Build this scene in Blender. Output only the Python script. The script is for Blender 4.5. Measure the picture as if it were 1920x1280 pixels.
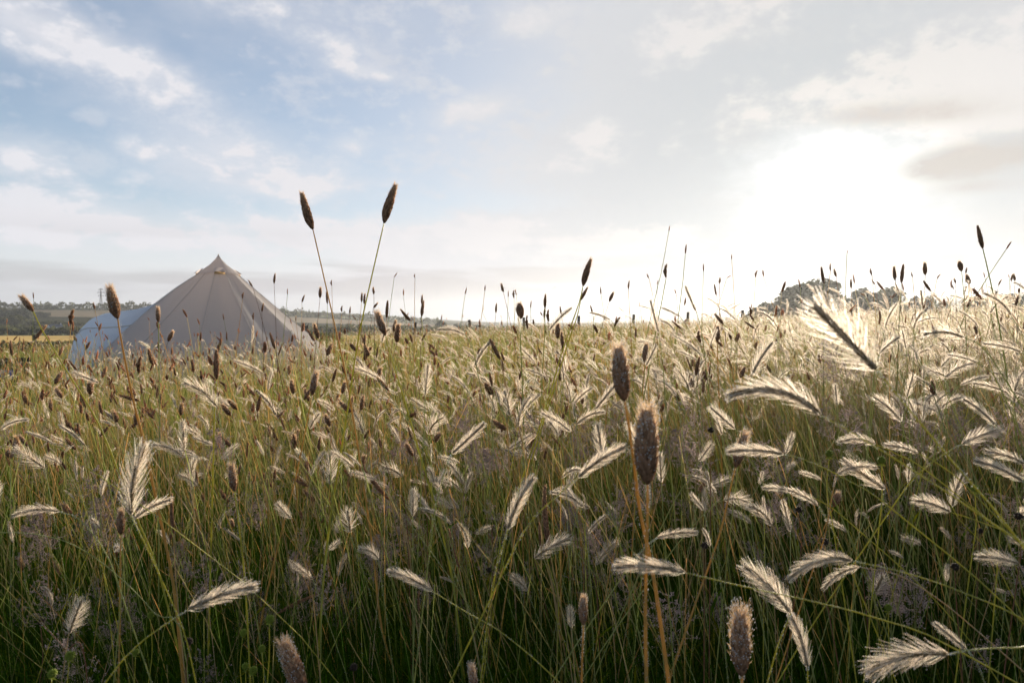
import bpy, math, random
import numpy as np
from mathutils import Vector, Matrix
for _o in list(bpy.data.objects): bpy.data.objects.remove(_o)
S = bpy.context.scene
C = S.collection
R = math.radians
PI = math.pi

# ------------------------------------------------------------ camera
EYE = 1.15
PITCH = R(-1.57)
FPX = 1280.0                       # 24 mm on a 36 mm sensor, in pixels of the 1920 wide photograph
cam_d = bpy.data.cameras.new('camera')
cam_d.lens = 24; cam_d.sensor_width = 36
cam_d.clip_start = 0.02; cam_d.clip_end = 9000
cam_d.dof.use_dof = True; cam_d.dof.focus_distance = 1.9; cam_d.dof.aperture_fstop = 9
cam = bpy.data.objects.new('camera', cam_d); C.objects.link(cam)
cam.location = (0, 0, EYE); cam.rotation_euler = (R(90) + PITCH, 0, 0)
S.camera = cam
S.render.engine = 'CYCLES'
S.cycles.max_bounces = 7; S.cycles.transparent_max_bounces = 8
S.cycles.diffuse_bounces = 3; S.cycles.transmission_bounces = 5; S.cycles.volume_bounces = 0
S.cycles.sample_clamp_indirect = 4
S.view_settings.view_transform = 'Standard'; S.view_settings.look = 'None'
S.view_settings.exposure = EXPOSURE = 0.88; S.view_settings.gamma = 1

def ray(px, py):
    """direction through a point of the photograph, scaled so that its depth (Y) is 1"""
    v = Vector(((px - 960) / FPX, 1.0, -(py - 640) / FPX))
    c, s = math.cos(PITCH), math.sin(PITCH)
    w = Vector((v.x, v.y * c - v.z * s, v.y * s + v.z * c))
    return w / w.y
def at(px, py, d):
    w = ray(px, py) * d
    return Vector((w.x, w.y, w.z + EYE))
def azel(px, py):
    w = ray(px, py)
    return math.atan2(w.x, w.y), math.atan2(w.z, math.hypot(w.x, w.y))

# ------------------------------------------------------------ sun and sky
SUN_AZ, SUN_EL = azel(1560, 335)
sun_dir = Vector((math.sin(SUN_AZ) * math.cos(SUN_EL), math.cos(SUN_AZ) * math.cos(SUN_EL), math.sin(SUN_EL)))
sd = bpy.data.lights.new('sun', 'SUN'); sd.energy = 5.0; sd.angle = R(0.6); sd.color = (1.0, 0.86, 0.68)
sun = bpy.data.objects.new('sun', sd); C.objects.link(sun)
sun.rotation_euler = (-sun_dir).to_track_quat('-Z', 'Y').to_euler()
sun.location = sun_dir * 50

W = bpy.data.worlds.new('World'); S.world = W; W.use_nodes = True
NT = W.node_tree; NT.nodes.clear()
class E:
    """a socket with arithmetic"""
    def __init__(s, k): s.k = k
    def __add__(a, b): return mth('ADD', a, b)
    def __radd__(a, b): return mth('ADD', b, a)
    def __sub__(a, b): return mth('SUBTRACT', a, b)
    def __rsub__(a, b): return mth('SUBTRACT', b, a)
    def __mul__(a, b): return mth('MULTIPLY', a, b)
    def __rmul__(a, b): return mth('MULTIPLY', b, a)
    def __truediv__(a, b): return mth('DIVIDE', a, b)
    def __neg__(a): return mth('MULTIPLY', a, -1.0)
def mth(op, a, b=None, clamp=False):
    n = NT.nodes.new('ShaderNodeMath'); n.operation = op; n.use_clamp = clamp
    for i, v in enumerate((a, b)):
        if v is None: continue
        if isinstance(v, E): NT.links.new(v.k, n.inputs[i])
        else: n.inputs[i].default_value = v
    return E(n.outputs[0])
def noise(x, y, z, scale, detail=5, rough=.55):
    c = NT.nodes.new('ShaderNodeCombineXYZ')
    for i, v in enumerate((x, y, z)):
        if isinstance(v, E): NT.links.new(v.k, c.inputs[i])
        else: c.inputs[i].default_value = v
    n = NT.nodes.new('ShaderNodeTexNoise'); n.inputs['Scale'].default_value = scale
    n.inputs['Detail'].default_value = detail; n.inputs['Roughness'].default_value = rough
    NT.links.new(c.outputs[0], n.inputs['Vector'])
    return E(n.outputs['Fac'])
def ramp(v, lo, hi): 
    n = NT.nodes.new('ShaderNodeMapRange'); n.interpolation_type = 'SMOOTHSTEP'
    n.inputs['From Min'].default_value = lo; n.inputs['From Max'].default_value = hi
    NT.links.new(v.k, n.inputs['Value']); return E(n.outputs[0])
def mixc(f, a, b):
    n = NT.nodes.new('ShaderNodeMix'); n.data_type = 'RGBA'
    NT.links.new(f.k, n.inputs[0]) if isinstance(f, E) else setattr(n.inputs[0], 'default_value', f)
    for i, v in ((6, a), (7, b)):
        if isinstance(v, E): NT.links.new(v.k, n.inputs[i])
        else: n.inputs[i].default_value = (*v, 1)
    return E(n.outputs[2])
tc = NT.nodes.new('ShaderNodeTexCoord')
sp = NT.nodes.new('ShaderNodeSeparateXYZ'); NT.links.new(tc.outputs['Generated'], sp.inputs[0])
X, Y, Z = (E(sp.outputs[i]) for i in range(3))
az = mth('ARCTAN2', X, Y); el = mth('ARCSINE', Z)
# distance to the sun direction, in radians (in azimuth and elevation)
dot = X * sun_dir.x + Y * sun_dir.y + Z * sun_dir.z
ang = mth('ARCCOSINE', mth('MINIMUM', dot, 0.99999))
_azel = NT.nodes.new('ShaderNodeCombineXYZ'); NT.links.new(az.k, _azel.inputs[0]); NT.links.new(el.k, _azel.inputs[1])
def madd(a, b, c):
    n = NT.nodes.new('ShaderNodeMath'); n.operation = 'MULTIPLY_ADD'
    for i, v in enumerate((a, b, c)):
        if isinstance(v, E): NT.links.new(v.k, n.inputs[i])
        else: n.inputs[i].default_value = v
    return E(n.outputs[0])
def gauss(px, py, sx, sy, rot=0.0, ragged=0.0, nz=None):
    """a soft cloud bank standing in a given direction of the sky; sizes in photograph pixels"""
    a0, e0 = azel(px, py); c0 = math.cos(a0) ** 2
    m = NT.nodes.new('ShaderNodeMapping'); m.vector_type = 'TEXTURE'
    m.inputs['Location'].default_value = (a0, e0, 0); m.inputs['Rotation'].default_value = (0, 0, R(rot))
    m.inputs['Scale'].default_value = (sx / FPX * c0, sy / FPX * math.cos(a0), 1)
    NT.links.new(_azel.outputs[0], m.inputs['Vector'])
    d = NT.nodes.new('ShaderNodeVectorMath'); d.operation = 'DOT_PRODUCT'
    NT.links.new(m.outputs[0], d.inputs[0]); NT.links.new(m.outputs[0], d.inputs[1]); q = E(d.outputs['Value'])
    if nz is not None: q = madd(nz, ragged, q)
    return mth('POWER', math.exp(-1), q)
sky = NT.nodes.new('ShaderNodeTexSky'); sky.sky_type = 'NISHITA'; sky.sun_disc = False
sky.sun_elevation = SUN_EL; sky.sun_rotation = SUN_AZ; sky.dust_density = 0.4; sky.ozone_density = 3.0; sky.altitude = 100
bgs = NT.nodes.new('ShaderNodeBackground'); bgs.inputs[1].default_value = 0.068
NT.links.new(sky.outputs[0], bgs.inputs[0])

# cloud texture coordinates: a flat deck seen in perspective
den = mth('MAXIMUM', Z, 0.0) + 0.16
wx = noise(X / den, Y / den, 3.0, 1.3, 2) - 0.5
de2 = mth('MAXIMUM', Z, 0.0) + 0.45
P1 = noise(X / den + wx * .5, Y / den + wx * .3, 0.0, 1.7, 6, .58)          # large ragged cloud
P2 = noise(az * 1.5 + wx * .12, el * 2.6, 7.3, 5.0, 5, .62)             # small tufts
Pst = noise(az * 1.3, el * 11.0, 1.7, 2.1, 4, .5)                            # low streaks
P3 = noise(az * 1.5, el * 2.3, 2.2, 17.0, 3, .6)              # fine mackerel tufts
rag = (P2 - 0.5) * 5.0 + (P1 - 0.5) * 4.0 + (P3 - 0.5) * 3.0
G = [ # px, py, sx, sy, rot(anticlockwise, deg), weight
 (150, 92, 180, 34, -17, .56), (280, 138, 95, 24, -20, .5), (40, 30, 120, 44, -10, .42),
 (400, 262, 140, 34, -8, .52), (330, 290, 90, 20, 0, .35), (50, 300, 95, 34, 0, .6), (640, 85, 85, 16, -5, .36), (680, 132, 70, 13, -5, .4),
 (560, 20, 150, 26, 0, .25), (890, 205, 60, 18, 10, .42), (655, 272, 30, 14, 0, .35), (470, 340, 170, 30, 0, .6), (120, 400, 260, 30, 0, .55),
 (1110, 275, 55, 36, 20, .32), (1000, 35, 60, 24, 0, .35), (1330, 55, 150, 32, 12, .5), (1300, 15, 120, 40, 0, .3),
 (1830, 60, 150, 60, 15, .5), (1560, 60, 150, 50, 5, .3), (1700, 150, 240, 44, 0, .75), (1850, 190, 180, 60, 0, .7), (1400, 240, 110, 36, 15, .5),
 (760, 440, 330, 30, 0, .45), (1130, 470, 240, 34, 0, .5), (280, 440, 380, 26, 0, .5), (1000, 300, 220, 40, 0, .16)]
cm = None
for (px, py, sx, sy, ro, w_) in G:
    cm = madd(gauss(px, py, sx * 1.15, sy * 1.2, ro, 1.05, rag), w_ * 1.05, cm if cm is not None else 0.0)
veil = ramp(P1, .45, .75) * .22 + ramp(P2 * .55 + P3 * .45, .50, .66) * .30 + .09
cm = mth('MINIMUM', cm, 0.85)
cover = mth('EXPONENT', -(ang / .50) * (ang / .50))                              # thin overcast thickening round the sun
low = ramp(-el, -0.15, -0.04)                                                # haze thickens to the horizon
cl = ramp(cm + (P2 - .5) * .6, .15, .8)                                       # how much solid cloud
cm = mth('MINIMUM', cm + veil * ramp(el, .02, .2) + low * .88 + mth('MINIMUM', cover * 1.3, .97), 1.0, True)
near_sun = mth('EXPONENT', -(ang / .45) * (ang / .45))
far_side = ramp(-dot, -0.55, 0.35)                                           # unseen sky away from the sun, brightened blue to light the tent
# cloud colour: bright tops, lavender-grey bottoms in streaks
stk = ramp(Pst, .42, .56) 
bright = mixc(near_sun, (.66, .65, .69), mixc(cl, (.40, .43, .46), (.60, .575, .56)))
shade = mixc(near_sun, (.42, .395, .43), (.50, .48, .47))
ccol = mixc(stk * low * 1.0 + ramp(P2, .5, .85) * .25, bright, shade)
blue_low = mixc(ramp(az, -.6, .35), (.37, .38, .45), (.40, .42, .425))        # slate bank on the horizon, paler sunwards
bank = ramp(-(el + (Pst - .5) * .05), -0.075, -0.015)
ccol = mixc(bank * .8, ccol, blue_low)
ccol = mixc(far_side, ccol, (.56, .59, .70))
bgc = NT.nodes.new('ShaderNodeBackground'); bgc.inputs[1].default_value = 0.575
NT.links.new(ccol.k, bgc.inputs[0])
mx = NT.nodes.new('ShaderNodeMixShader')
NT.links.new(cm.k, mx.inputs[0]); NT.links.new(bgs.outputs[0], mx.inputs[1]); NT.links.new(bgc.outputs[0], mx.inputs[2])
# thin luminous veil, and the glare of the sun behind thin cloud
vz = ramp(dot, -0.1, 1.0)
bgv = NT.nodes.new('ShaderNodeBackground'); bgv.inputs[0].default_value = (.93, .98, 1.0, 1)
NT.links.new((ramp(-dot, -1.0, -.2) * .075 + vz * 0.035 + near_sun * .02).k, bgv.inputs[1])
dark = gauss(1835, 300, 150, 30, 3, .5, rag) * 1.3 + gauss(1680, 212, 150, 22, -4, .6, rag) * .9 + gauss(1560, 496, 80, 9, 0, .3, rag) * .6 + gauss(1790, 485, 90, 12, 0, .3, rag) * .45 + gauss(1850,350,120,12,0,.5,rag)*.5
glow = gauss(1565, 345, 145, 88, 0, .62, rag) * .42 +  gauss(1560, 380, 210, 100, 0, .35, rag) * .04 + gauss(1480, 440, 480, 110, 0, 0.0, None) * .02
glow = mth('MAXIMUM', glow * (1.0 - mth('MINIMUM', dark, 1.0)) - dark * .02, 0.0)
bgg = NT.nodes.new('ShaderNodeBackground'); bgg.inputs[0].default_value = (1.0, .97, .92, 1)
NT.links.new(glow.k, bgg.inputs[1])
dmx = NT.nodes.new('ShaderNodeMixShader'); bgd = NT.nodes.new('ShaderNodeBackground')
bgd.inputs[0].default_value = (.40, .355, .32, 1); bgd.inputs[1].default_value = 0.60
NT.links.new(mth('MINIMUM', dark * .7, .75).k, dmx.inputs[0]); NT.links.new(mx.outputs[0], dmx.inputs[1]); NT.links.new(bgd.outputs[0], dmx.inputs[2])
a1 = NT.nodes.new('ShaderNodeAddShader'); a2 = NT.nodes.new('ShaderNodeAddShader')
NT.links.new(dmx.outputs[0], a1.inputs[0]); NT.links.new(bgv.outputs[0], a1.inputs[1])
NT.links.new(a1.outputs[0], a2.inputs[0]); NT.links.new(bgg.outputs[0], a2.inputs[1])
wo = NT.nodes.new('ShaderNodeOutputWorld'); NT.links.new(a2.outputs[0], wo.inputs[0])
W.cycles.sampling_method = 'MANUAL'; W.cycles.sample_map_resolution = 512

# ------------------------------------------------------------ helpers
rng = np.random.default_rng(7)
def tag(o, label=None, cat=None, group=None, kind=None):
    if label: o['label'] = label
    if cat: o['category'] = cat
    if group: o['group'] = group
    if kind: o['kind'] = kind
    return o
def empty(name, loc, label=None, cat=None, group=None, rz=0):
    o = bpy.data.objects.new(name, None); C.objects.link(o)
    o.location = loc; o.rotation_euler = (0, 0, rz); o.empty_display_size = .05
    return tag(o, label, cat, group)
def ss(a, b, x):
    t = np.clip((x - a) / (b - a), 0, 1); return t * t * (3 - 2 * t)
def mesh_np(name, V, F, mats, mi=None, col=None, smooth=False):
    """a mesh from numpy arrays; F is (n,3) or (n,4)"""
    me = bpy.data.meshes.new(name)
    V = np.ascontiguousarray(V, np.float32); F = np.ascontiguousarray(F, np.int32); k = F.shape[1]
    me.vertices.add(len(V)); me.vertices.foreach_set('co', V.ravel())
    me.loops.add(F.size); me.loops.foreach_set('vertex_index', F.ravel())
    me.polygons.add(len(F)); me.polygons.foreach_set('loop_start', np.arange(0, F.size, k, dtype=np.int32))
    me.polygons.foreach_set('loop_total', np.full(len(F), k, np.int32))
    for m in (mats if isinstance(mats, (list, tuple)) else [mats]): me.materials.append(m)
    if mi is not None: me.polygons.foreach_set('material_index', np.ascontiguousarray(mi, np.int32))
    if smooth: me.polygons.foreach_set('use_smooth', np.ones(len(F), bool))
    me.update(calc_edges=True)
    a = me.color_attributes.new('tint', 'FLOAT_COLOR', 'POINT')
    c = np.ones((len(V), 4), np.float32)
    if col is not None: c[:, :3] = col
    a.data.foreach_set('color', c.ravel())
    return me
def obj(name, me, parent=None, loc=(0, 0, 0)):
    o = bpy.data.objects.new(name, me); C.objects.link(o); o.location = loc
    if parent: o.parent = parent
    return o
class MB:
    """collects shapes as quads and triangles, for one mesh"""
    def __init__(s): s.v = []; s.f = []; s.m = []
    def add(s, V, F, m=0):
        b = len(s.v); s.v += [tuple(p) for p in V]; s.f += [tuple(i + b for i in f) for f in F]; s.m += [m] * len(F)
    def box(s, c, d, m=0, rz=0):
        x, y, z = (q / 2 for q in d); P = []
        for i in (-1, 1):
            for j in (-1, 1):
                for k in (-1, 1):
                    a, b = i * x, j * y
                    P.append((c[0] + a * math.cos(rz) - b * math.sin(rz), c[1] + a * math.sin(rz) + b * math.cos(rz), c[2] + k * z))
        s.add(P, [(0, 1, 3, 2), (4, 6, 7, 5), (0, 4, 5, 1), (2, 3, 7, 6), (0, 2, 6, 4), (1, 5, 7, 3)], m)
    def tube(s, pts, rad, n=6, m=0, cap=True):
        pts = [Vector(p) for p in pts]; rad = rad if hasattr(rad, '__len__') else [rad] * len(pts)
        V = []; F = []
        up = Vector((.31, .77, .55)).normalized()
        for i, p in enumerate(pts):
            t = (pts[min(i + 1, len(pts) - 1)] - pts[max(i - 1, 0)]).normalized()
            u = (up - t * up.dot(t)).normalized(); w = t.cross(u)
            for k in range(n):
                a = 2 * PI * k / n; V.append(p + (u * math.cos(a) + w * math.sin(a)) * rad[i])
        for i in range(len(pts) - 1):
            for k in range(n):
                a = i * n + k; b = i * n + (k + 1) % n; F.append((a, b, b + n, a + n))
        if cap: F.append(tuple(range(n))[::-1]); F.append(tuple(range((len(pts) - 1) * n, len(pts) * n)))
        s.add(V, F, m)
    def build(s, name, mats, parent=None, smooth=False, loc=(0, 0, 0)):
        me = bpy.data.meshes.new(name); me.from_pydata([tuple(map(float, v)) for v in s.v], [], s.f)
        for m in (mats if isinstance(mats, (list, tuple)) else [mats]): me.materials.append(m)
        me.polygons.foreach_set('material_index', s.m)
        if smooth: me.polygons.foreach_set('use_smooth', [True] * len(s.f))
        a = me.color_attributes.new('tint', 'FLOAT_COLOR', 'POINT'); a.data.foreach_set('color', [1.0] * (4 * len(s.v)))
        me.update(); return obj(name, me, parent, loc)

# ------------------------------------------------------------ materials
def mat(name, base, rough=.8, spec=.3, nscale=None, namt=.25, ncol=None, bump=0, trans=0.0, tcol=None, tint=False, orand=0.0, stretch=None, fwd=0.0):
    m = bpy.data.materials.new(name); m.use_nodes = True; nt = m.node_tree; nt.nodes.clear(); L = nt.links.new
    out = nt.nodes.new('ShaderNodeOutputMaterial')
    rgb = nt.nodes.new('ShaderNodeRGB'); rgb.outputs[0].default_value = (*base, 1); col = rgb.outputs[0]
    if nscale:
        g = nt.nodes.new('ShaderNodeNewGeometry'); mp = nt.nodes.new('ShaderNodeMapping'); L(g.outputs['Position'], mp.inputs[0])
        if stretch: mp.inputs['Scale'].default_value = stretch
        nz = nt.nodes.new('ShaderNodeTexNoise'); nz.inputs['Scale'].default_value = nscale; nz.inputs['Detail'].default_value = 5
        L(mp.outputs[0], nz.inputs['Vector'])
        rp = nt.nodes.new('ShaderNodeMapRange'); rp.inputs[1].default_value = .32; rp.inputs[2].default_value = .68
        L(nz.outputs['Fac'], rp.inputs[0])
        mx = nt.nodes.new('ShaderNodeMix'); mx.data_type = 'RGBA'; L(rp.outputs[0], mx.inputs[0])
        mx.inputs[6].default_value = (*(ncol or [c * (1 - namt) for c in base]), 1); L(col, mx.inputs[7]); col = mx.outputs[2]
    if tint:
        at_ = nt.nodes.new('ShaderNodeAttribute'); at_.attribute_name = 'tint'
        mx = nt.nodes.new('ShaderNodeMix'); mx.data_type = 'RGBA'; mx.blend_type = 'MULTIPLY'; mx.inputs[0].default_value = 1
        L(col, mx.inputs[6]); L(at_.outputs['Color'], mx.inputs[7]); col = mx.outputs[2]
    if orand:
        oi = nt.nodes.new('ShaderNodeObjectInfo'); hv = nt.nodes.new('ShaderNodeHueSaturation')
        mr = nt.nodes.new('ShaderNodeMapRange'); mr.inputs[3].default_value = 1 - orand; mr.inputs[4].default_value = 1 + orand
        L(oi.outputs['Random'], mr.inputs[0]); L(mr.outputs[0], hv.inputs['Value']); L(col, hv.inputs['Color']); col = hv.outputs[0]
    if spec == 0: p = nt.nodes.new('ShaderNodeBsdfDiffuse'); L(col, p.inputs['Color'])
    else:
        p = nt.nodes.new('ShaderNodeBsdfPrincipled'); p.inputs['Roughness'].default_value = rough
        p.inputs['Specular IOR Level'].default_value = spec; L(col, p.inputs['Base Color'])
    if bump and nscale:
        b = nt.nodes.new('ShaderNodeBump'); b.inputs['Strength'].default_value = bump; b.inputs['Distance'].default_value = .02
        L(nz.outputs['Fac'], b.inputs['Height']); L(b.outputs[0], p.inputs['Normal'])
    sh = p.outputs[0]
    if trans:
        t = nt.nodes.new('ShaderNodeBsdfTranslucent')
        if tcol:
            k = nt.nodes.new('ShaderNodeMix'); k.data_type = 'RGBA'; k.blend_type = 'MULTIPLY'; k.inputs[0].default_value = 1
            L(col, k.inputs[6]); k.inputs[7].default_value = (*tcol, 1); k.clamp_result = True; L(k.outputs[2], t.inputs[0])
        else: L(col, t.inputs[0])
        ms = nt.nodes.new('ShaderNodeMixShader'); ms.inputs[0].default_value = trans
        L(sh, ms.inputs[1]); L(t.outputs[0], ms.inputs[2]); sh = ms.outputs[0]
    if fwd:      # thin silky fibres throw light on in the direction it travels
        rf = nt.nodes.new('ShaderNodeBsdfRefraction'); rf.inputs['IOR'].default_value = 1.35; rf.inputs['Roughness'].default_value = .8
        rf.inputs['Color'].default_value = (1, .97, .92, 1); mf = nt.nodes.new('ShaderNodeMixShader'); mf.inputs[0].default_value = fwd
        L(sh, mf.inputs[1]); L(rf.outputs[0], mf.inputs[2]); sh = mf.outputs[0]
    L(sh, out.inputs[0]); return m

M = {}
M['soil'] = mat('soil_and_thatch', (.05, .048, .022), .95, 0, 1.3, ncol=(.03, .036, .014))
M['wheat'] = mat('ripe_wheat', (.70, .48, .17), .9, 0, .10, ncol=(.60, .40, .14), stretch=(.3, 2, 1))
M['green_field'] = mat('pasture', (.13, .17, .045), .9, .1, .05, ncol=(.10, .13, .035))
M['hill'] = mat('hill_fields', (.14, .135, .06), .95, .1, .012, ncol=(.08, .10, .045))
M['hill_tan'] = mat('stubble_field', (.25, .18, .095), .95, .1, .05)
M['hill_green'] = mat('hill_pasture', (.15, .16, .06), .95, .1, .05)
M['far_hill'] = mat('distant_hill', (.07, .09, .06), .95, .1, .008, ncol=(.10, .11, .06))
M['leaf'] = mat('tree_leaf', (.075, .08, .035), .6, 0, trans=.45, tint=True)
M['bark'] = mat('bark', (.09, .07, .05), .9, .2, 3)
M['canvas'] = mat('cotton_canvas', (.60, .57, .555), .85, .15, 60, namt=.10, bump=.12, trans=.55, tcol=(1.35, 1.24, 1.15))
M['canvas_seam'] = mat('canvas_seam', (.58, .55, .53), .85, .15, 40, namt=.1, trans=.3)
M['blue_canvas'] = mat('pale_blue_canvas', (.72, .80, .90), .7, .2, 50, namt=.07, trans=.62, tcol=(1.1, 1.1, 1.1))
M['tan_band'] = mat('tan_webbing', (.62, .58, .54), .8, .2)
M['mesh_vent'] = mat('lit_vent_mesh', (.52, .36, .18), .8, .2, trans=.5)  # orange light on the vent mesh is put into its colour
M['rope'] = mat('guy_rope', (.5, .45, .38), .8, .2)
M['wood'] = mat('weathered_post', (.10, .075, .055), .9, .2, 12, bump=.4, stretch=(1, 1, .15))
M['wire'] = mat('galvanised_wire', (.3, .3, .3), .4, .5)
M['steel'] = mat('galvanised_steel', (.22, .22, .23), .6, .5)
M['white_wall'] = mat('whitewash', (.7, .72, .76), .8, .2, 1.2, namt=.08)
M['slate'] = mat('slate_roof', (.12, .12, .14), .7, .3, 4)
M['dark_glass'] = mat('window_glass', (.03, .035, .04), .1, .5)
M['blue_cloth'] = mat('blue_cloth', (.10, .14, .42), .8, .2, 8)
M['dark_cloth'] = mat('dark_cloth', (.02, .022, .02), .8, .2, 8)

# ------------------------------------------------------------ terrain
def vnoise(x, y, s=1.0, seed=0):
    x = np.asarray(x, float) * s + seed * 17.3; y = np.asarray(y, float) * s + seed * 5.1
    return (np.sin(x * 1.3 + 1.7 * np.sin(y * .9)) + np.sin(y * 1.7 + 1.3 * np.sin(x * 1.1 + 2)) + np.sin((x + y) * .71 + 4.2)) / 3
def hgt(x, y):
    x = np.asarray(x, float); y = np.asarray(y, float)
    z = 0.036 * np.clip(x, -45, 48) + 0.03 * vnoise(x, y, .35)
    crest = 52 + 0.6 * np.clip(x, 0, 60)
    drop = ss(0, 60, y - crest)
    z = z * (1 - drop) - 3.3 * drop
    left = ss(-40, -150, x) * 0
    # the hill on the left, beyond the fields
    hx = ss(40, -330, x); hl = ss(330, 620, y) * hx
    z = z + hl * 17.0 + ss(560, 900, y) * ss(-100, -420, x) * 3.0
    z = z + ss(600, 1100, y) * 3.5 * (0.8 + .5 * vnoise(x, y, .006, 3))
    z = z + ss(420, 760, y) * 40 * np.exp(-((x - 640) / 150.0) ** 2) * (1 + .06 * vnoise(x, y, .02, 5))
    return z
def build_ground():
    t = np.concatenate([np.linspace(0, 3, 30), np.geomspace(3.2, 300, 90), np.geomspace(310, 1300, 50)])
    ys = np.concatenate([-np.geomspace(.5, 400, 24)[::-1], t])
    u = np.concatenate([-np.geomspace(.3, 1300, 90)[::-1], [0], np.geomspace(.3, 1300, 90)])
    Xg, Yg = np.meshgrid(u, ys); Zg = hgt(Xg, Yg)
    nx, ny = len(u), len(ys)
    V = np.stack([Xg, Yg, Zg], -1).reshape(-1, 3)
    i, j = np.meshgrid(np.arange(nx - 1), np.arange(ny - 1)); a = (j * nx + i).ravel()
    F = np.stack([a, a + 1, a + 1 + nx, a + nx], 1)
    tag(obj('ground', mesh_np('ground', V, F, M['soil'], smooth=True)), kind='structure')
build_ground()
def sheet(name, poly_fn, x0, x1, y0, y1, m, nx=80, ny=40, dz=.25):
    """a field draped over the terrain between two edges"""
    u = np.linspace(0, 1, nx); v = np.linspace(0, 1, ny); U, Vv = np.meshgrid(u, v)
    Xg = x0 + (x1 - x0) * U; lo, hi = poly_fn(Xg); Yg = lo + (hi - lo) * Vv
    Zg = hgt(Xg, Yg) + dz
    V = np.stack([Xg, Yg, Zg], -1).reshape(-1, 3)
    i, j = np.meshgrid(np.arange(nx - 1), np.arange(ny - 1)); a = (j * nx + i).ravel()
    return tag(obj(name, mesh_np(name, V, np.stack([a, a + 1, a + 1 + nx, a + nx], 1), m, smooth=True)), kind='structure')
sheet('wheat_field', lambda x: (112 + 0 * x, 228 + 0.02 * x), -260, 140, 0, 0, M['wheat'])
sheet('pasture', lambda x: (230 + 0.02 * x, 300 + 0 * x), -360, -40, 0, 0, M['green_field'])
sheet('hill_field', lambda x: (470 + 0 * x, 545 + 0 * x), -520, -40, 0, 0, M['hill_tan'], dz=.5)
sheet('hill_pasture', lambda x: (575 + 0 * x, 640 + 0 * x), -620, -60, 0, 0, M['hill_green'], dz=.5)

# ------------------------------------------------------------ trees
def crown_mesh(name, seed, n, w, h, leaf, clumps=22, low=.12, dense=.9):
    """leaf clumps spread through an uneven crown about w wide and h high, base at the origin"""
    g = np.random.default_rng(seed)
    cs = []
    for k in range(clumps):
        a = g.uniform(0, 2 * PI); q = g.uniform(0, 1) ** .5; zz = g.uniform(low + .1, 1)
        rr = .5 * w * math.sqrt(max(0, 1 - (max(0, zz - .2) / .85) ** 2)) * q * .92
        cs.append((rr * math.cos(a), rr * math.sin(a), zz * h * .86, g.uniform(.12, .20) * w))
    cs.append((0, 0, h * .55, w * .3))
    cs = np.array(cs); wt = cs[:, 3] ** 2; ix = g.choice(len(cs), n, p=wt / wt.sum())
    d = g.normal(size=(n, 3)); d /= np.linalg.norm(d, axis=1)[:, None]
    r = g.uniform(.35, 1, n) ** .6
    P = cs[ix, :3] + d * (cs[ix, 3] * r)[:, None] * np.array([1, 1, .78])
    P[:, 2] = np.clip(P[:, 2], low * h, None)
    nrm = d + g.normal(size=(n, 3)) * .7; nrm /= np.linalg.norm(nrm, axis=1)[:, None]
    t = np.cross(nrm, g.normal(size=(n, 3))); t /= np.linalg.norm(t, axis=1)[:, None]; b = np.cross(nrm, t)
    s = (leaf * g.uniform(.6, 1.4, n))[:, None]
    V = np.stack([P - t * s, P - b * s * .7, P + t * s, P + b * s * .7], 1).reshape(-1, 3)
    F = np.arange(4 * n).reshape(-1, 4)
    c = np.repeat(g.uniform(.65, 1.35, n), 4)[:, None] * np.array([1, 1, 1.0]) * np.repeat(1 + .25 * g.normal(size=len(cs))[ix], 4)[:, None].clip(.5, 1.6)
    return mesh_np(name, V, F, M['leaf'], col=c)
def trunk_mesh(name, h, r, seed):
    g = random.Random(seed); b = MB()
    top = (g.uniform(-.3, .3), g.uniform(-.3, .3), h * .62)
    b.tube([(0, 0, -.6), (0, 0, h * .15), (top[0] * .4, top[1] * .4, h * .35), top], [r * 1.25, r, r * .8, r * .35], 7)
    for k in range(7):
        a = k * 2.4 + g.random(); z0 = h * g.uniform(.16, .45); L = h * g.uniform(.25, .38)
        e = (math.cos(a) * L * .9, math.sin(a) * L * .9, z0 + L * .8)
        b.tube([(0, 0, z0), (e[0] * .5, e[1] * .5, z0 + L * .45), e], [r * .5, r * .3, r * .08], 5)
    me = b.build(name, M['bark'], smooth=True); d = me.data; bpy.data.objects.remove(me); return d
BIG = [(crown_mesh('crown', 11, 13000, 15.5, 13.5, .42, 40), trunk_mesh('trunk', 13, .42, 1)),
       (crown_mesh('crown', 12, 10000, 13, 11, .42, 34), trunk_mesh('trunk', 11, .36, 2)),
       (crown_mesh('crown', 13, 5000, 11, 8, .36, 18, low=.02), trunk_mesh('trunk', 8, .3, 3)),
       (crown_mesh('crown', 14, 1500, 15, 9, .6, 22, low=.0), trunk_mesh('trunk', 9, .35, 4))]
def tree(kind, px, topy, d, width_px, label, group, cat='tree', squash=None, name='broadleaf_tree'):
    p = at(px, 605, d); z = float(hgt(p.x, p.y)); top = at(px, topy, d).z
    cm_, tm = BIG[kind]; H = {0: 13.5, 1: 11, 2: 8, 3: 9}[kind] * .97; Wd = {0: 15.5, 1: 13, 2: 11, 3: 15}[kind]
    sz = (top - z) / H; sx = width_px * d / FPX / Wd
    t = empty(name, (p.x, p.y, z), label, cat, group, rz=(px * 1.7) % 6)
    for nm, me in (('trunk', tm), ('crown', cm_)):
        o = obj(nm, me, t); o.scale = (sx, sx, sz)
GR = 'trees standing beyond the crest of the meadow'
tree(0, 1514, 526, 165, 180, 'tall round oak in pale haze, tallest tree on the right skyline', GR)
tree(2, 1438, 570, 170, 90, 'low rounded tree leaning against the left side of the tallest skyline tree', GR)
tree(1, 1642, 540, 175, 118, 'second tallest round tree on the right skyline, right of the huge feathery head', GR)
tree(2, 1592, 572, 178, 56, 'small bushy tree filling the gap between the two tallest skyline trees', GR)
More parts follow.
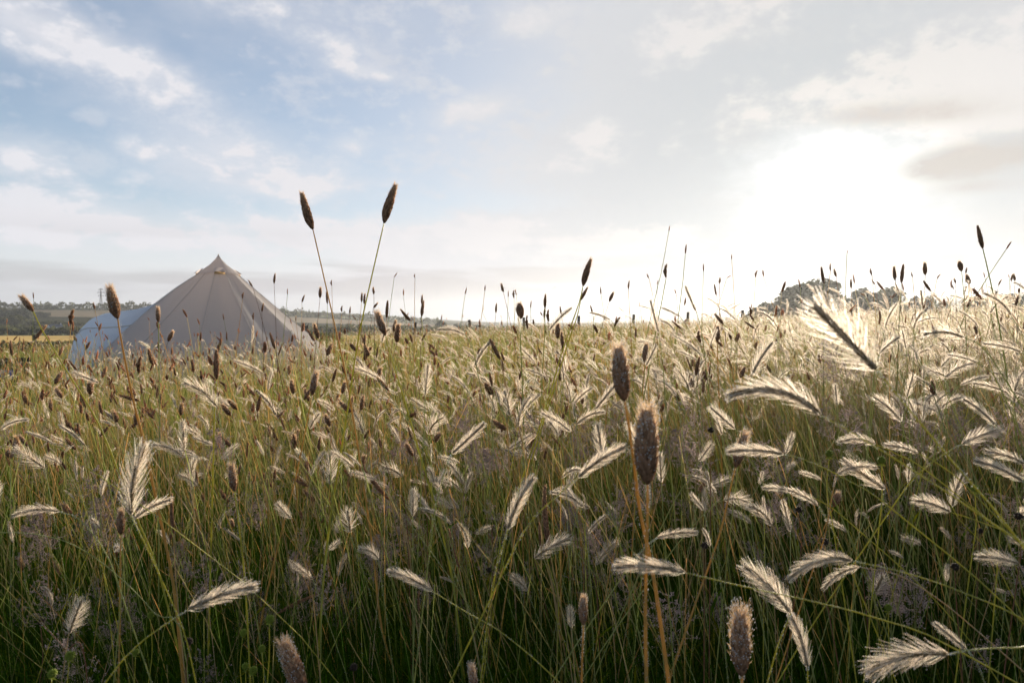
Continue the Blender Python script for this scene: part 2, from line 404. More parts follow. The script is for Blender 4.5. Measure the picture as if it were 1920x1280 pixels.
tree(1, 1727, 555, 190, 62, 'small domed tree third from left among the separate skyline trees', GR)
tree(2, 1766, 568, 200, 40, 'tiny faint tree just right of the small domed skyline tree', GR)
tree(1, 1828, 556, 195, 70, 'broad low tree below the two crossing tall stalks at right', GR)
tree(2, 1868, 555, 200, 60, 'flat topped tree between the broad low tree and the edge tree', GR)
tree(1, 1910, 551, 190, 66, 'broad hazy tree cut by the right edge of the view', GR)
GM = 'far trees over the middle of the meadow'
tree(1, 826, 600, 300, 26, 'round distant tree standing above the far hedge near the middle', GM)
tree(2, 800, 609, 305, 26, 'low distant bush left of the round middle tree', GM)
tree(2, 858, 608, 310, 28, 'low distant tree just left of the nearest middle fence post', GM)
tree(2, 900, 610, 320, 34, 'flat distant tree just right of the nearest middle fence post', GM)
tree(2, 752, 611, 315, 30, 'grey distant tree above the wheat strip right of the dewy bristly head', GM)
tree(2, 700, 612, 320, 44, 'long low grey tree in the middle treeline left of the dewy bristly head', GM)
tree(2, 648, 611, 320, 40, 'grey tree in the treeline between the stems of the tallest pair', GM)
tree(2, 606, 610, 320, 34, 'grey tree in the treeline just right of the tent', GM)
tree(2, 950, 612, 330, 44, 'faint tree in the middle treeline between the two fence posts', GM)
tree(2, 1010, 610, 340, 50, 'faint tree in the treeline right of the second middle fence post', GM)
tree(2, 1080, 609, 350, 50, 'palest tree at the right end of the middle treeline', GM)
GL = 'trees and thickets on the left hillside'
hillside = [(2, 578, 430, 34, 'dark tree on the hill at the far left edge'), (28, 581, 430, 40, 'round hill tree second from the left edge'),
 (47, 577, 430, 26, 'tallest hill tree on the left skyline, tip rising over its neighbours'), (74, 585, 470, 26, 'paired hill tree right of the tallest hillside tree'),
 (87, 586, 470, 18, 'small hill tree closing the paired clump on the left hill'), (107, 585, 560, 11, 'lone round tree on the bare hilltop field edge'),
 (117, 587, 560, 8, 'smallest tree on the bare hilltop field edge'), (126, 584.5, 560, 14, 'hilltop tree left of the flat hilltop tree'),
 (138, 586, 560, 14, 'flat hilltop tree close to the blue awning'), (151, 587, 560, 12, 'last hilltop tree before the blue awning')]
for k, (px, ty, d, wp, lb) in enumerate(hillside): tree(3 if wp > 20 else 2, px, ty, d, wp * 1.25, lb, GL)
thick = [(6, 596, 350, 46, 'dark thicket under the hill at the left edge'), (30, 593, 345, 40, 'tall dark thicket second from the left edge'),
 (50, 601, 350, 34, 'dark thicket in the hollow left of the long leaning stalk'), (68, 603, 352, 30, 'olive thicket behind the long leaning stalk at left'),
 (88, 603, 350, 32, 'dark thicket above and left of the white farmhouse'), (108, 602, 356, 34, 'dark thicket directly behind the white farmhouse'),
 (127, 604, 352, 30, 'dark thicket just right of the white farmhouse'), (146, 605, 350, 34, 'dark thicket where the valley meets the blue awning'),
 (18, 610, 320, 44, 'low bush beside the pasture near the left edge'), (60, 612, 325, 44, 'low bush on the pasture edge below the hollow'),
 (160, 607, 352, 34, 'dark thicket half hidden by the blue awning'), (-20, 600, 350, 60, 'thicket leaving the view at the left edge')]
for px, ty, d, wp, lb in thick: tree(3, px, ty, d, wp * 1.2, lb, GL, 'thicket', name='thicket')
# hedges
def hedge(name, x0, x1, y, h, w, label, n=4000, leaf=.3, seed=1):
    g = np.random.default_rng(seed)
    xs = g.uniform(x0, x1, n); hh = h * (.75 + .3 * vnoise(xs, 0 * xs, .5, seed) + .12 * g.normal(size=n))
    P = np.stack([xs, y + g.normal(size=n) * w * .35, hgt(xs, y + 0 * xs) + hh * g.uniform(.02, 1, n) ** .6], 1)
    nrm = g.normal(size=(n, 3)); nrm /= np.linalg.norm(nrm, axis=1)[:, None]
    t = np.cross(nrm, g.normal(size=(n, 3))); t /= np.linalg.norm(t, axis=1)[:, None]; b = np.cross(nrm, t)
    s = (leaf * g.uniform(.6, 1.4, n))[:, None]
    V = np.stack([P - t * s, P - b * s * .7, P + t * s, P + b * s * .7], 1).reshape(-1, 3)
    c = np.repeat(g.uniform(.6, 1.4, n), 4)[:, None] * np.ones(3)
    return tag(obj(name, mesh_np(name, V, np.arange(4 * n).reshape(-1, 4), M['leaf'], col=c)), label, 'hedge')
hedge('hedge', -260, 120, 232, 3.0, 3, 'long dark hedge closing the far side of the wheat field', 9000, .7, 3)
hedge('hedge', -360, -60, 300, 3.5, 4, 'dark hedge along the upper edge of the green pasture', 7000, .8, 5)
hedge('hedge', -520, -60, 560, 6.0, 5, 'thin dark hedge between the two fields on the hill', 4000, 1.1, 8)
hedge('hedge', -75, -15.5, 62, 1.15, 2.2, 'low scrubby hedge behind the wooden post at the left edge', 16000, .16, 4)

# farmhouse in the valley
fp = at(104, 628, 292); fz = float(hgt(fp.x, fp.y))
ft = empty('farmhouse', (fp.x, fp.y, fz + .8), 'small white farmhouse in the dark valley trees left of the blue awning', 'house', rz=.9); ft.scale = (.45, .45, .5)
b = MB(); b.box((0, 0, 1.6), (11, 6, 4.0)); b.add([(-5.5, -3, 3.6), (-5.5, 3, 3.6), (-5.5, 0, 5.8)], [(0, 1, 2)]); b.add([(5.5, -3, 3.6), (5.5, 3, 3.6), (5.5, 0, 5.8)], [(0, 2, 1)]); b.build('wall', M['white_wall'], ft)
b = MB()
for s_ in (-1, 1): b.add([(-5.8, s_ * 3.5, 3.3), (5.8, s_ * 3.5, 3.3), (5.8, 0, 5.95), (-5.8, 0, 5.95)], [(0, 1, 2, 3)])
rf = b.build('roof', M['slate'], ft)
b = MB(); b.box((4.6, 0, 6.2), (.9, .8, 1.5)); b.build('chimney', M['white_wall'], rf)
for wx_ in (-3.2, 0, 3.2):
    b = MB(); b.box((wx_, -3.03, 1.9), (.9, .08, 1.1)); b.build('window', M['dark_glass'], ft)

# pylon far behind the awning
def pylon(px, topy, d, label):
    p = at(px, 600, d); z = float(hgt(p.x, p.y)); H = at(px, topy, d).z - z
    t = empty('electricity_pylon', (p.x, p.y, z), label, 'pylon')
    r = .34 * d / 1000; b = MB(); wb, wt = H * .075, H * .02
    for sx in (-1, 1):
        for sy in (-1, 1): b.tube([(sx * wb, sy * wb, 0), (sx * wt, sy * wt, H * .62), (0, 0, H)], r, 4)
    N = 9
    for k in range(N):
        z0, z1 = H * .95 * (k / N) ** .9, H * .95 * ((k + 1) / N) ** .9
        f = lambda q: wb + (wt - wb) * min(q / (H * .62), 1)
        for sx in (-1, 1):
            b.tube([(sx * f(z0), f(z0), z0), (-sx * f(z1), f(z1), z1)], r * .6, 3)
            b.tube([(sx * f(z0), -f(z0), z0), (-sx * f(z1), -f(z1), z1)], r * .6, 3)
    b.build('lattice_mast', M['steel'], t)
    for zz, ww in ((.94, .11), (.80, .16), (.66, .12)):
        b = MB(); b.tube([(-H * ww, 0, H * zz), (0, 0, H * (zz + .02)), (H * ww, 0, H * zz)], [r * .7, r * 1.5, r * .7], 4)
        b.tube([(-H * ww, 0, H * zz), (0, 0, H * (zz - .03)), (H * ww, 0, H * zz)], r * .7, 4)
        arm = b.build('cross_arm', M['steel'], t)
        for sx in (-1, 1):
            b = MB(); b.tube([(sx * H * ww * .95, 0, H * zz), (sx * H * ww * .95, 0, H * (zz - .045))], r * 1.1, 5); b.build('insulator', M['steel'], arm)
pylon(190, 540, 560, 'tall lattice electricity pylon rising behind the pale blue awning')
pylon(798, 596, 1300, 'tiny hazy electricity pylon left of the round middle tree')

# post and wire fence
ft = empty('wire_fence', (-2.66, 43, float(hgt(-2.66, 43))), 'post and wire fence crossing the far end of the meadow', 'fence')
o0 = Vector(ft.location)
xs_ = [-30.1 + i * 3.43 for i in range(16)]
for i, x in enumerate(xs_):
    z = float(hgt(x, 43)); g = random.Random(i)
    hh = 1.42 + g.uniform(-.05, .08); b = MB()
    b.tube([(x, 43, z - .1), (x + g.uniform(-.03, .03), 43, z + hh * .5), (x + g.uniform(-.05, .05), 43, z + hh)], [.10, .095, .09] if i else [.13, .12, .115], 8)
    b.build('post', M['wood'], ft, loc=-o0)
for hz in (1.25, .85, .45):
    b = MB(); pts = []
    for i in range(len(xs_) - 1):
        for k in range(4):
            x = xs_[i] + 3.43 * k / 4; pts.append((x, 42.88, float(hgt(x, 43)) + hz - .06 * math.sin(PI * k / 4)))
    b.tube(pts, .008, 3); b.build('wire', M['wire'], ft, loc=-o0)

# ------------------------------------------------------------ bell tent with its awning
TY = 16.1
def bell_tent():
    c = at(411, 605, TY); cx = c.x; gz = float(hgt(cx, TY)) - .02
    t = empty('bell_tent', (cx, TY, gz), 'large beige canvas bell tent with a pointed cap standing in the meadow', 'tent')
    apex = at(411, 480, TY).z - gz
    zc = at(411, 512, TY).z - gz; eave = .62; RE = 2.62; rc = .40
    NP = 12; SUB = 6
    def prof(u, a):
        """radius and height down the roof, u from 0 at the cap edge to 1 at the eave, a the direction"""
        left = max(0, -math.cos(a)) ** 2
        z = zc + (eave - zc) * u
        sag = (.05 + .15 * left) * math.sin(PI * min(1, u * 1.15) ** .8) if u < .87 else 0
        return rc + (RE - rc) * u ** (1.0 - .0 * left) + sag * .8 * (1 if left > .2 else -.6) , z
    V = []; F = []; rows = 15; cols = NP * SUB
    for i in range(rows + 1):
        u = i / rows
        for j in range(cols):
            a = 2 * PI * j / cols + .222
            k = (j % SUB) / SUB; r, z = prof(u, a)
            r *= 1 - (.034 + .05 * u * 0) * math.sin(PI * k) * (1 + .4 * math.sin(j * 7.1)) ; r *= 1 + .004 * math.sin(j * 2.7 + i * 1.9)
            dz = -.05 * math.sin(PI * u) * math.sin(PI * k)
            V.append((r * math.cos(a), r * math.sin(a), z + dz))
    for i in range(rows):
        for j in range(cols):
            a = i * cols + j; b_ = i * cols + (j + 1) % cols; F.append((a, a + cols, b_ + cols, b_))
    b = MB(); b.add(V, F); roof = b.build('roof_canvas', M['canvas'], t, smooth=True)
    # wall
    b = MB(); V = []; F = []
    for i, z in enumerate((eave - .004, eave * .5, .0)):
        for j in range(cols):
            a = 2 * PI * j / cols + .222; k = (j % SUB) / SUB; r = (RE - .03) * (1 - .03 * math.sin(PI * k)) - .02 * i
            V.append((r * math.cos(a), r * math.sin(a), z))
    for i in range(2):
        for j in range(cols):
            a = i * cols + j; b_ = i * cols + (j + 1) % cols; F.append((a, a + cols, b_ + cols, b_))
    b.add(V, F); b.build('wall', M['canvas'], t, smooth=True)
    # seams on the ridges
    for j in range(0, cols, SUB):
        a = 2 * PI * j / cols + .222; pts = []
        for i in range(rows + 1):
            r, z = prof(i / rows, a); r *= 1 + .004 * math.sin(j * 2.7 + i * 1.9); pts.append(((r + .006) * math.cos(a), (r + .006) * math.sin(a), z + .004))
        b = MB(); b.tube(pts, .0045, 4); b.build('seam', M['canvas_seam'], roof, smooth=True)
    # cap with a flared hem
    b = MB(); V = []; F = []; prof_c = [(0.02, apex), (.075, apex - .085), (.20, apex - .215), (.37, zc + .055), (.475, zc - .035)]
    for r, z in prof_c:
        for j in range(cols):
            a = 2 * PI * j / cols + .222; k = (j % 12) / 12
            rr = r * (1 - .07 * math.sin(PI * k)); V.append((rr * math.cos(a), rr * math.sin(a), z + .012 * math.sin(PI * k)))
    for i in range(len(prof_c) - 1):
        for j in range(cols):
            a = i * cols + j; b_ = i * cols + (j + 1) % cols; F.append((a, a + cols, b_ + cols, b_))
    F.append(tuple(range(cols)))
    b.add(V, F); b.tube([(0, 0, apex - .03), (0, 0, apex + .045)], [.022, .012], 8)
    cap = b.build('cap', M['canvas'], t, smooth=True)
    b = MB()
    for k in range(3):      # three hooded vents
        a = -1.12 + k * 2 * PI / 3; ca, sa = math.cos(a), math.sin(a)
        def P(r, w, z): return (r * ca - w * sa, r * sa + w * ca, z)
        v1 = MB(); v1.add([P(.44, -.13, zc - .01), P(.44, .13, zc - .01), P(.36, .10, zc + .10), P(.36, -.10, zc + .10), P(.53, -.13, zc + .0), P(.53, .13, zc + .0)],
             [(4, 5, 2, 3), (0, 4, 3), (1, 2, 5)]); hood = v1.build('vent_hood', M['canvas'], cap)
        v2 = MB(); v2.add([P(.50, -.12, zc - .055), P(.50, .12, zc - .055), P(.50, .10, zc + .012), P(.50, -.10, zc + .012)], [(0, 1, 2, 3)]); v2.build('lit_vent_mesh', M['mesh_vent'], cap)
    # guy lines and pegs
    for j in range(0, cols, SUB):
        a = 2 * PI * j / cols + .222; ca, sa = math.cos(a), math.sin(a)
        b = MB(); b.tube([(RE * ca, RE * sa, eave), ((RE + 1.35) * ca, (RE + 1.35) * sa, .02)], .006, 4); b.build('guy_line', M['rope'], t)
    # the awning: ridge height, half width and centre line along x
    ax = lambda px, hw=.5: at(px, 605, TY - .75 * hw).x - cx
    az_ = lambda y, hw=.5: at(411, y, TY - .3 * hw).z - gz
    S_ = [(345, 543, .7), (322, 552, .85), (293, 562.5, 1.0), (262, 571, 1.12), (232, 578, 1.2), (206, 581.5, 1.2), (188, 584, 1.18), (174, 586, 1.1), (161, 592, 1.0), (151, 605, .85), (143, 633, .65), (137, 655, .45), (131, 690, .15)]
    V = []; F = []; n = 22
    for px, py, hw in S_:
        zt = az_(py, hw)
        for k in range(n + 1):
            th = PI * k / n; cc = math.cos(th)
            V.append((ax(px, hw) + .05 * math.sin(th * 2), -.15 + hw * cc, max(zt * math.sin(th) ** .75, 0)))
    for i in range(len(S_) - 1):
        for k in range(n): a = i * (n + 1) + k; F.append((a, a + 1, a + n + 2, a + n + 1))
    b = MB(); b.add(V, F); aw = b.build('awning', M['blue_canvas'], t, smooth=True); tag(aw, 'pale blue awning with a tan band')
    pts = []
    for i, (px, py, hw) in enumerate(S_[2:11]):
        k = 17.0 - i * .12; th = PI * k / n; pts.append((ax(px, hw) + .05 * math.sin(th * 2), -.15 + (hw + .012) * math.cos(th), az_(py, hw) * math.sin(th) ** .75 + .012))
    b = MB(); b.tube(pts, .011, 5); b.build('tan_band', M['tan_band'], aw, smooth=True)
    b = MB()
    b.tube([(ax(150), -1.3, az_(605) * .45), (ax(96), -1.9, 0)], .006, 4); b.build('guy_line', M['rope'], t)
    b = MB(); b.tube([(ax(139), -.2, az_(633)), (ax(80), -.4, 0)], .006, 4); b.build('guy_line', M['rope'], t)
bell_tent()
# the dark folded chair with a blue bag beside the grass, far left
cp = at(16, 716, 13.5); cz = float(hgt(cp.x, cp.y))
ch = empty('camping_chair', (cp.x, cp.y, cz), 'dark low camping chair with a blue cushion half hidden in grass at left', 'chair', rz=.3)
b = MB(); b.box((0, 0, .34), (.52, .46, .05)); b.build('seat', M['dark_cloth'], ch)
b = MB(); b.add([(-.26, .24, .36), (.26, .24, .36), (.26, .38, .80), (-.26, .38, .80), (-.26, .27, .36), (.26, .27, .36), (.26, .41, .80), (-.26, .41, .80)], [(0, 1, 2, 3), (7, 6, 5, 4), (3, 2, 6, 7), (0, 3, 7, 4), (1, 5, 6, 2)]); b.build('backrest', M['dark_cloth'], ch)
for sx in (-1, 1):
    for sy in (-1, 1): b = MB(); b.tube([(sx * .24, sy * .2, .34), (sx * .27, sy * .26, 0)], .014, 6); b.build('leg', M['steel'], ch)
    b = MB(); b.tube([(sx * .3, -.22, .52), (sx * .3, .3, .54)], .02, 6); b.build('armrest', M['dark_cloth'], ch)
b = MB()
for k in range(8):
    pass
b.tube([(-.2, -.02, .46), (-.1, -.02, .48), (.1, -.02, .48), (.2, -.02, .46)], [.05, .10, .10, .05], 10)
cu = b.build('cushion', M['blue_cloth'], None, smooth=True, loc=(cp.x, cp.y, cz)); tag(cu, 'blue cushion resting on the dark camping chair at far left', 'cushion')

# ------------------------------------------------------------ grass materials
M['blade'] = mat('grass_blade', (.038, .064, .008), .65, 0, trans=.42, tcol=(1.35, 1.55, .75), tint=True)
M['stalk'] = mat('grass_stalk', (.31, .265, .14), .7, 0, trans=.34, tcol=(1.3, 1.18, .92), fwd=.02, tint=True)
M['stem_green'] = mat('stem_yellow_green', (.40, .39, .08), .4, .3, trans=.4, tcol=(1.6, 1.5, .8))
M['stem_olive'] = mat('stem_pale_olive', (.34, .36, .14), .45, .4, trans=.35, tcol=(1.4, 1.4, .9))
M['stem_orange'] = mat('stem_orange', (.50, .34, .11), .4, .3, trans=.35, tcol=(1.5, 1.3, .8))
M['stem_straw'] = mat('stem_straw', (.47, .37, .20), .5, .3, trans=.35, tcol=(1.4, 1.2, .9))
M['stem_red'] = mat('stem_reddish', (.27, .13, .075), .45, .4, trans=.35)
M['spine'] = mat('seed_spine', (.38, .30, .17), .75, 0, trans=.5, tint=True)
M['awn'] = mat('silky_awn', (.83, .72, .60), .7, 0, trans=.54, tcol=(1.2, 1.18, 1.16), tint=True, fwd=.05)
M['chaff'] = mat('dark_chaff', (.29, .17, .10), .7, 0, trans=.36, tcol=(1.5, 1.15, .8), tint=True)
M['bristle'] = mat('golden_bristle', (.64, .49, .34), .7, 0, trans=.45, tcol=(1.35, 1.2, 1.0), tint=True, fwd=.06)
M['airy'] = mat('purple_panicle', (.50, .39, .35), .6, 0, trans=.42, tint=True)
M['bud'] = mat('lime_bud', (.22, .28, .03), .6, .3, trans=.3)
M['dark_bud'] = mat('dark_seedhead', (.035, .022, .014), .7, .3)
M['dew'] = mat('dewdrop', (.92, .92, .92), .12, 1.0, trans=.5, fwd=.15)

def unit(a): return a / np.maximum(np.linalg.norm(a, axis=-1, keepdims=True), 1e-9)
OCT_V = np.array([[1, 0, 0], [-1, 0, 0], [0, 1, 0], [0, -1, 0], [0, 0, 1], [0, 0, -1]], float)
OCT_F = np.array([[0, 2, 4], [2, 1, 4], [1, 3, 4], [3, 0, 4], [2, 0, 5], [1, 2, 5], [3, 1, 5], [0, 3, 5]])
class TB:
    """triangle builder with numpy blocks: vertices, triangles, material slot, tint"""
    def __init__(s): s.V = []; s.F = []; s.M = []; s.T = []; s.n = 0
    def add(s, V, F, m, tint=None):
        V = np.asarray(V, float).reshape(-1, 3); F = np.asarray(F)
        s.V.append(V); s.F.append(F + s.n); s.M.append(np.full(len(F), m)); s.n += len(V)
        s.T.append(np.ones((len(V), 3)) if tint is None else np.broadcast_to(tint, (len(V), 3)))
    def get(s): return np.concatenate(s.V), np.concatenate(s.F), np.concatenate(s.M), np.concatenate(s.T)
    def drops(s, P, r, m):
        P = np.asarray(P); n = len(P)
        V = (P[:, None] + OCT_V[None] * np.broadcast_to(np.asarray(r).reshape(-1, 1, 1), (n, 1, 1))).reshape(-1, 3)
        s.add(V, (OCT_F[None] + 6 * np.arange(n)[:, None, None]).reshape(-1, 3), m)
    def hairs(s, A, D, L, w, m, curve=None, seg=2, tint=None, taper=.35, sides=1):
        """thin tapering hairs from points A along D, length L, bent by vector curve"""
        n = len(A); L = np.asarray(L).reshape(-1, 1); w = np.broadcast_to(np.asarray(w).reshape(-1, 1), (n, 1))
        for q in range(sides):
            rr = np.random.default_rng(5 + q).normal(size=(n, 3)); side = unit(np.cross(D, rr))
            pts = []
            for i in range(seg + 1):
                t = i / seg; P = A + D * L * t
                if curve is not None: P = P + curve * L * t * t
                k = w * (1 - (1 - taper) * t) * .5; pts += [P - side * k, P + side * k]
            V = np.stack(pts, 1).reshape(-1, 3); m_ = 2 * (seg + 1); F = []
            for i in range(seg): F += [[2 * i, 2 * i + 1, 2 * i + 3], [2 * i, 2 * i + 3, 2 * i + 2]]
            F = (np.array(F)[None] + m_ * np.arange(n)[:, None, None]).reshape(-1, 3)
            s.add(V, F, m, None if tint is None else np.repeat(tint, m_, 0))
    def lozenges(s, A, D, L, w, m, tint=None):
        """fat little scales: four sided spindles"""
        n = len(A); L = np.asarray(L).reshape(-1, 1); w = np.asarray(w).reshape(-1, 1)
        u = unit(np.cross(D, np.array([.3, .5, .81]))); v = np.cross(D, u); mid = A + D * L * .38
        V = np.stack([A, mid + u * w, mid + v * w, mid - u * w, mid - v * w, A + D * L], 1).reshape(-1, 3)
        F = []
        for i in range(4): j = (i + 1) % 4; F += [[0, 1 + j, 1 + i], [5, 1 + i, 1 + j]]
        F = (np.array(F)[None] + 6 * np.arange(n)[:, None, None]).reshape(-1, 3)
        s.add(V, F, m, None if tint is None else np.repeat(tint, 6, 0))

def axis_fn(arch):
    """unit-length head axis: from the origin to (0,0,1), bulging towards -X"""
    def f(t):
        t = np.asarray(t, float); return np.stack([-arch * 4 * t * (1 - t) * .25, 0 * t, t], -1)
    def d(t):
        t = np.asarray(t, float); return unit(np.stack([-arch * (1 - 2 * t), 0 * t, 1 + 0 * t], -1))
    return f, d

def pale_head(seed, arch=.2, rows=30, ring=7, alen=.26, ang=.62, w=.009, dew=1, seg=2, spin=.034, sides=1):
    """a silky feathery spike: dark spine of spikelets with long backlit awns; unit length"""
    g = np.random.default_rng(seed); f, d = axis_fn(arch); tb = TB()
    ts = (np.arange(rows * ring) + g.uniform(-.4, .4, rows * ring)) / (rows * ring) * .97 + .01; ts = np.clip(ts, 0, 1)
    n = len(ts); ph = np.arange(n) * 2.39996 + g.normal(size=n) * .25
    P = f(ts); T = d(ts); Xv = unit(np.cross(T, [0, 1, 0])); Yv = np.cross(T, Xv)
    # a little flattened: two ranks of awns dominate
    rad = Xv * np.cos(ph)[:, None] * 1.0 + Yv * np.sin(ph)[:, None] * .8; rad = unit(rad)
    prof = np.clip(np.sin(PI * np.clip(ts * .9 + .12, 0, 1)) ** .45, .2, 1)
    an = ang * (1 - .45 * ts) * g.uniform(.75, 1.2, n)
    D = unit(T * np.cos(an)[:, None] + rad * np.sin(an)[:, None] + g.normal(size=(n, 3)) * .05)
    L = alen * prof * g.uniform(.65, 1.12, n)
    A = P + rad * (spin * prof * .8)[:, None]
    tn = g.uniform(.8, 1.15, n)[:, None] * np.array([1, .985, .96])
    tb.hairs(A, D, L, w, 1, curve=(T * .22 - rad * .05), seg=seg, tint=tn, sides=sides)
    k = n // 2 if rows > 12 else n
    ix = np.arange(0, n, 2)[:k] if rows > 12 else np.arange(n)
    tl = g.uniform(.7, 1.3, len(ix))[:, None] * np.ones(3)
    tb.lozenges(P[ix] + rad[ix] * spin * .25, unit(T[ix] + rad[ix] * .35), np.full(len(ix), .085), np.full(len(ix), spin * .62), 0, tl)
    if dew:
        e = A + D * L[:, None] + (T * .22 - rad * .05) * L[:, None]; s_ = g.random(n) < .55 * dew
        tb.drops(e[s_], g.uniform(.0045, .0085, int(s_.sum())), 2)
        s2 = g.random(n) < .4 * dew; q = g.uniform(.3, .8, n)[:, None]
        tb.drops((A + D * L[:, None] * q + (T * .22 - rad * .05) * L[:, None] * q * q)[s2], .004, 2)
    return tb.get()

def dark_head(seed, arch=.08, n=420, rad_=.105, bl=.09, hair=1.0, dew=0, tipw=.5, w=.006, seg=1, lumps=0.0):
    """a dense dark cylindrical spike with short golden bristles; unit length"""
    g = np.random.default_rng(seed); f, d = axis_fn(arch); tb = TB()
    ts = (np.arange(n) + .5) / n * .95; ph = np.arange(n) * 2.39996 + g.normal(size=n) * .2
    P = f(ts); T = d(ts); Xv = unit(np.cross(T, [0, 1, 0])); Yv = np.cross(T, Xv); r_ = unit(Xv * np.cos(ph)[:, None] + Yv * np.sin(ph)[:, None])
    prof = np.clip((ts / .16) ** .6, 0, 1) * np.clip(((1.02 - ts) / .55) ** (tipw + .35), 0, 1); prof = prof * (1 + lumps * np.sin(ts * 17 + seed))
    A = P + r_ * (rad_ * .30 * prof)[:, None]; an = g.uniform(.35, .62, n)
    D = unit(T * np.cos(an)[:, None] + r_ * np.sin(an)[:, None])
    L = rad_ * 1.55 * (.30 + .70 * prof) * g.uniform(.85, 1.1, n)
    tn = g.uniform(.55, 1.5, n)[:, None] * np.array([1, .97, .95]) * (1 + .5 * ts[:, None])
    tb.lozenges(A, D, L, L * .26, 0, tn)
    k = int(n * hair)
    if k:
        ix = g.integers(0, n, k); e = A[ix] + D[ix] * (L[ix] * .75)[:, None]
        hd = unit(D[ix] + g.normal(size=(k, 3)) * .22 + T[ix] * .5)
        hl = bl * g.uniform(.5, 1.2, k) * (.6 + .8 * ts[ix])
        tb.hairs(e, hd, hl, w, 1, seg=seg, tint=g.uniform(.8, 1.3, k)[:, None] * np.ones(3))
        if dew:
            s_ = g.random(k) < dew; tb.drops((e + hd * hl[:, None])[s_], g.uniform(.006, .013, int(s_.sum())), 2)
    return tb.get()

def spike_head(seed, n=90):
    """a slender rat-tail spike"""
    return dark_head(seed, .06, n, .048, .03, .8, 0, .35)

def airy_head(seed, depth=1.0, n_w=14, drop=.5):
    """an open panicle: whorls of hair-thin branches carrying tiny spikelets; unit height"""
    g = np.random.default_rng(seed); tb = TB(); segA = []; segB = []; tips = []
    segA.append([0, 0, 0]); segB.append([0, 0, .96])
    for i in range(n_w):
        t = .06 + .86 * i / n_w
        for k in range(g.integers(2, 5)):
            a = g.uniform(0, 2 * PI); L = .38 * (1 - t) ** .8 * g.uniform(.6, 1.2) + .05; e = g.uniform(.35, .9)
            p0 = np.array([0, 0, t]); dd = np.array([math.cos(a) * math.cos(e), math.sin(a) * math.cos(e), math.sin(e)]); p1 = p0 + dd * L
            segA.append(p0); segB.append(p1)
            for j in range(int(5 * depth) + 2):
                q = g.uniform(.25, 1); b0 = p0 + dd * L * q; d2 = unit(dd + g.normal(size=3) * .6); l2 = L * g.uniform(.12, .42); b1 = b0 + d2 * l2
                segA.append(b0); segB.append(b1); tips.append(b1)
                for _ in range(3):
                    q2 = g.uniform(.4, 1); c0 = b0 + d2 * l2 * q2; c1 = c0 + unit(d2 + g.normal(size=3) * .8) * l2 * .45; segA.append(c0); segB.append(c1); tips.append(c1)
    A = np.array(segA, float); B = np.array(segB, float); Dv = B - A; L = np.linalg.norm(Dv, axis=1)
    tb.hairs(A, unit(Dv), L, .0055, 0, seg=1, taper=.6)
    tp = np.array(tips); m = len(tp)
    tb.lozenges(tp, unit(g.normal(size=(m, 3)) + [0, 0, .8]), np.full(m, .026), np.full(m, .0075), 0, g.uniform(.7, 1.5, m)[:, None] * np.ones(3))
    k = g.random(m) < .15
    tb.drops(tp[k], .0045, 1)
    return tb.get()

def bud_head(seed, dark=False):
    g = np.random.default_rng(seed); tb = TB(); n = 70
    k = np.arange(n); z = 1 - 2 * (k + .5) / n; ph = k * 2.39996; D = np.stack([np.sqrt(1 - z * z) * np.cos(ph), np.sqrt(1 - z * z) * np.sin(ph), z], 1)
    c = np.array([0, 0, .5]); tb.lozenges(c + D * .18, unit(D + g.normal(size=(n, 3)) * .15), np.full(n, .34), np.full(n, .09), 0, g.uniform(.7, 1.3, n)[:, None] * np.ones(3))
    if not dark: tb.hairs(np.zeros((5, 3)), unit(np.array([[math.cos(a), math.sin(a), -.3] for a in np.arange(5) * 1.256])), np.full(5, .45), .13, 0, seg=2)
    return tb.get()

def head_mesh(name, parts, mats):
    V, F, m, T = parts
    return mesh_np(name, V, F, mats, m, T)
PM = [M['spine'], M['awn'], M['dew']]; DM = [M['chaff'], M['bristle'], M['dew']]
HI_P = {}
def hp(key, **kw):
    if key not in HI_P: HI_P[key] = head_mesh('seed_head', pale_head(**kw), PM)
    return HI_P[key]
HI_D = {}
def hd_(key, **kw):
    if key not in HI_D: HI_D[key] = head_mesh('seed_head', dark_head(**kw), DM)
    return HI_D[key]
def pale_mesh(arch, fl, big):
    """arch in tenths, fl = fluffiness class"""
    key = (round(arch * 5), fl, big)
    kw = dict(seed=100 + hash(key) % 997 if False else 100 + abs(key[0]) * 7 + fl * 31 + big * 3, arch=key[0] / 5,
              rows=[14, 22, 30][big], ring=[6, 7, 8][big], alen=[.20, .27, .34, .42][fl], ang=[.42, .60, .78, .95][fl],
              w=[.018, .0125, .0085][big], dew=[.5, .8, 1.1][big], seg=[2, 2, 3][big], spin=[.020, .022, .026, .032][fl])
    return hp(key, **kw)
def dark_mesh(kind, big):
    kw = {'slim': dict(arch=.10, rad_=.105, bl=.075, hair=1.5, tipw=.45), 'stout': dict(arch=.05, rad_=.15, bl=.14, hair=2.0, tipw=.4, dew=.3),
          'dewy': dict(arch=.06, rad_=.135, bl=.17, hair=1.9, tipw=.35, dew=.5), 'lumpy': dict(arch=.35, rad_=.12, bl=.06, hair=.7, lumps=.3),
          'rod': dict(arch=.03, rad_=.085, bl=.035, hair=.5, tipw=.25), 'tuft': dict(arch=.02, rad_=.24, bl=.20, hair=1.3, tipw=.6, dew=.5),
          'tail': dict(arch=.12, rad_=.042, bl=.02, hair=.5, tipw=.3)}[kind]
    n = [130, 360, 620][big]
    return hd_((kind, big), seed=ord(kind[0]) + big, n=n, w=[.017, .010, .0075][big], **kw)

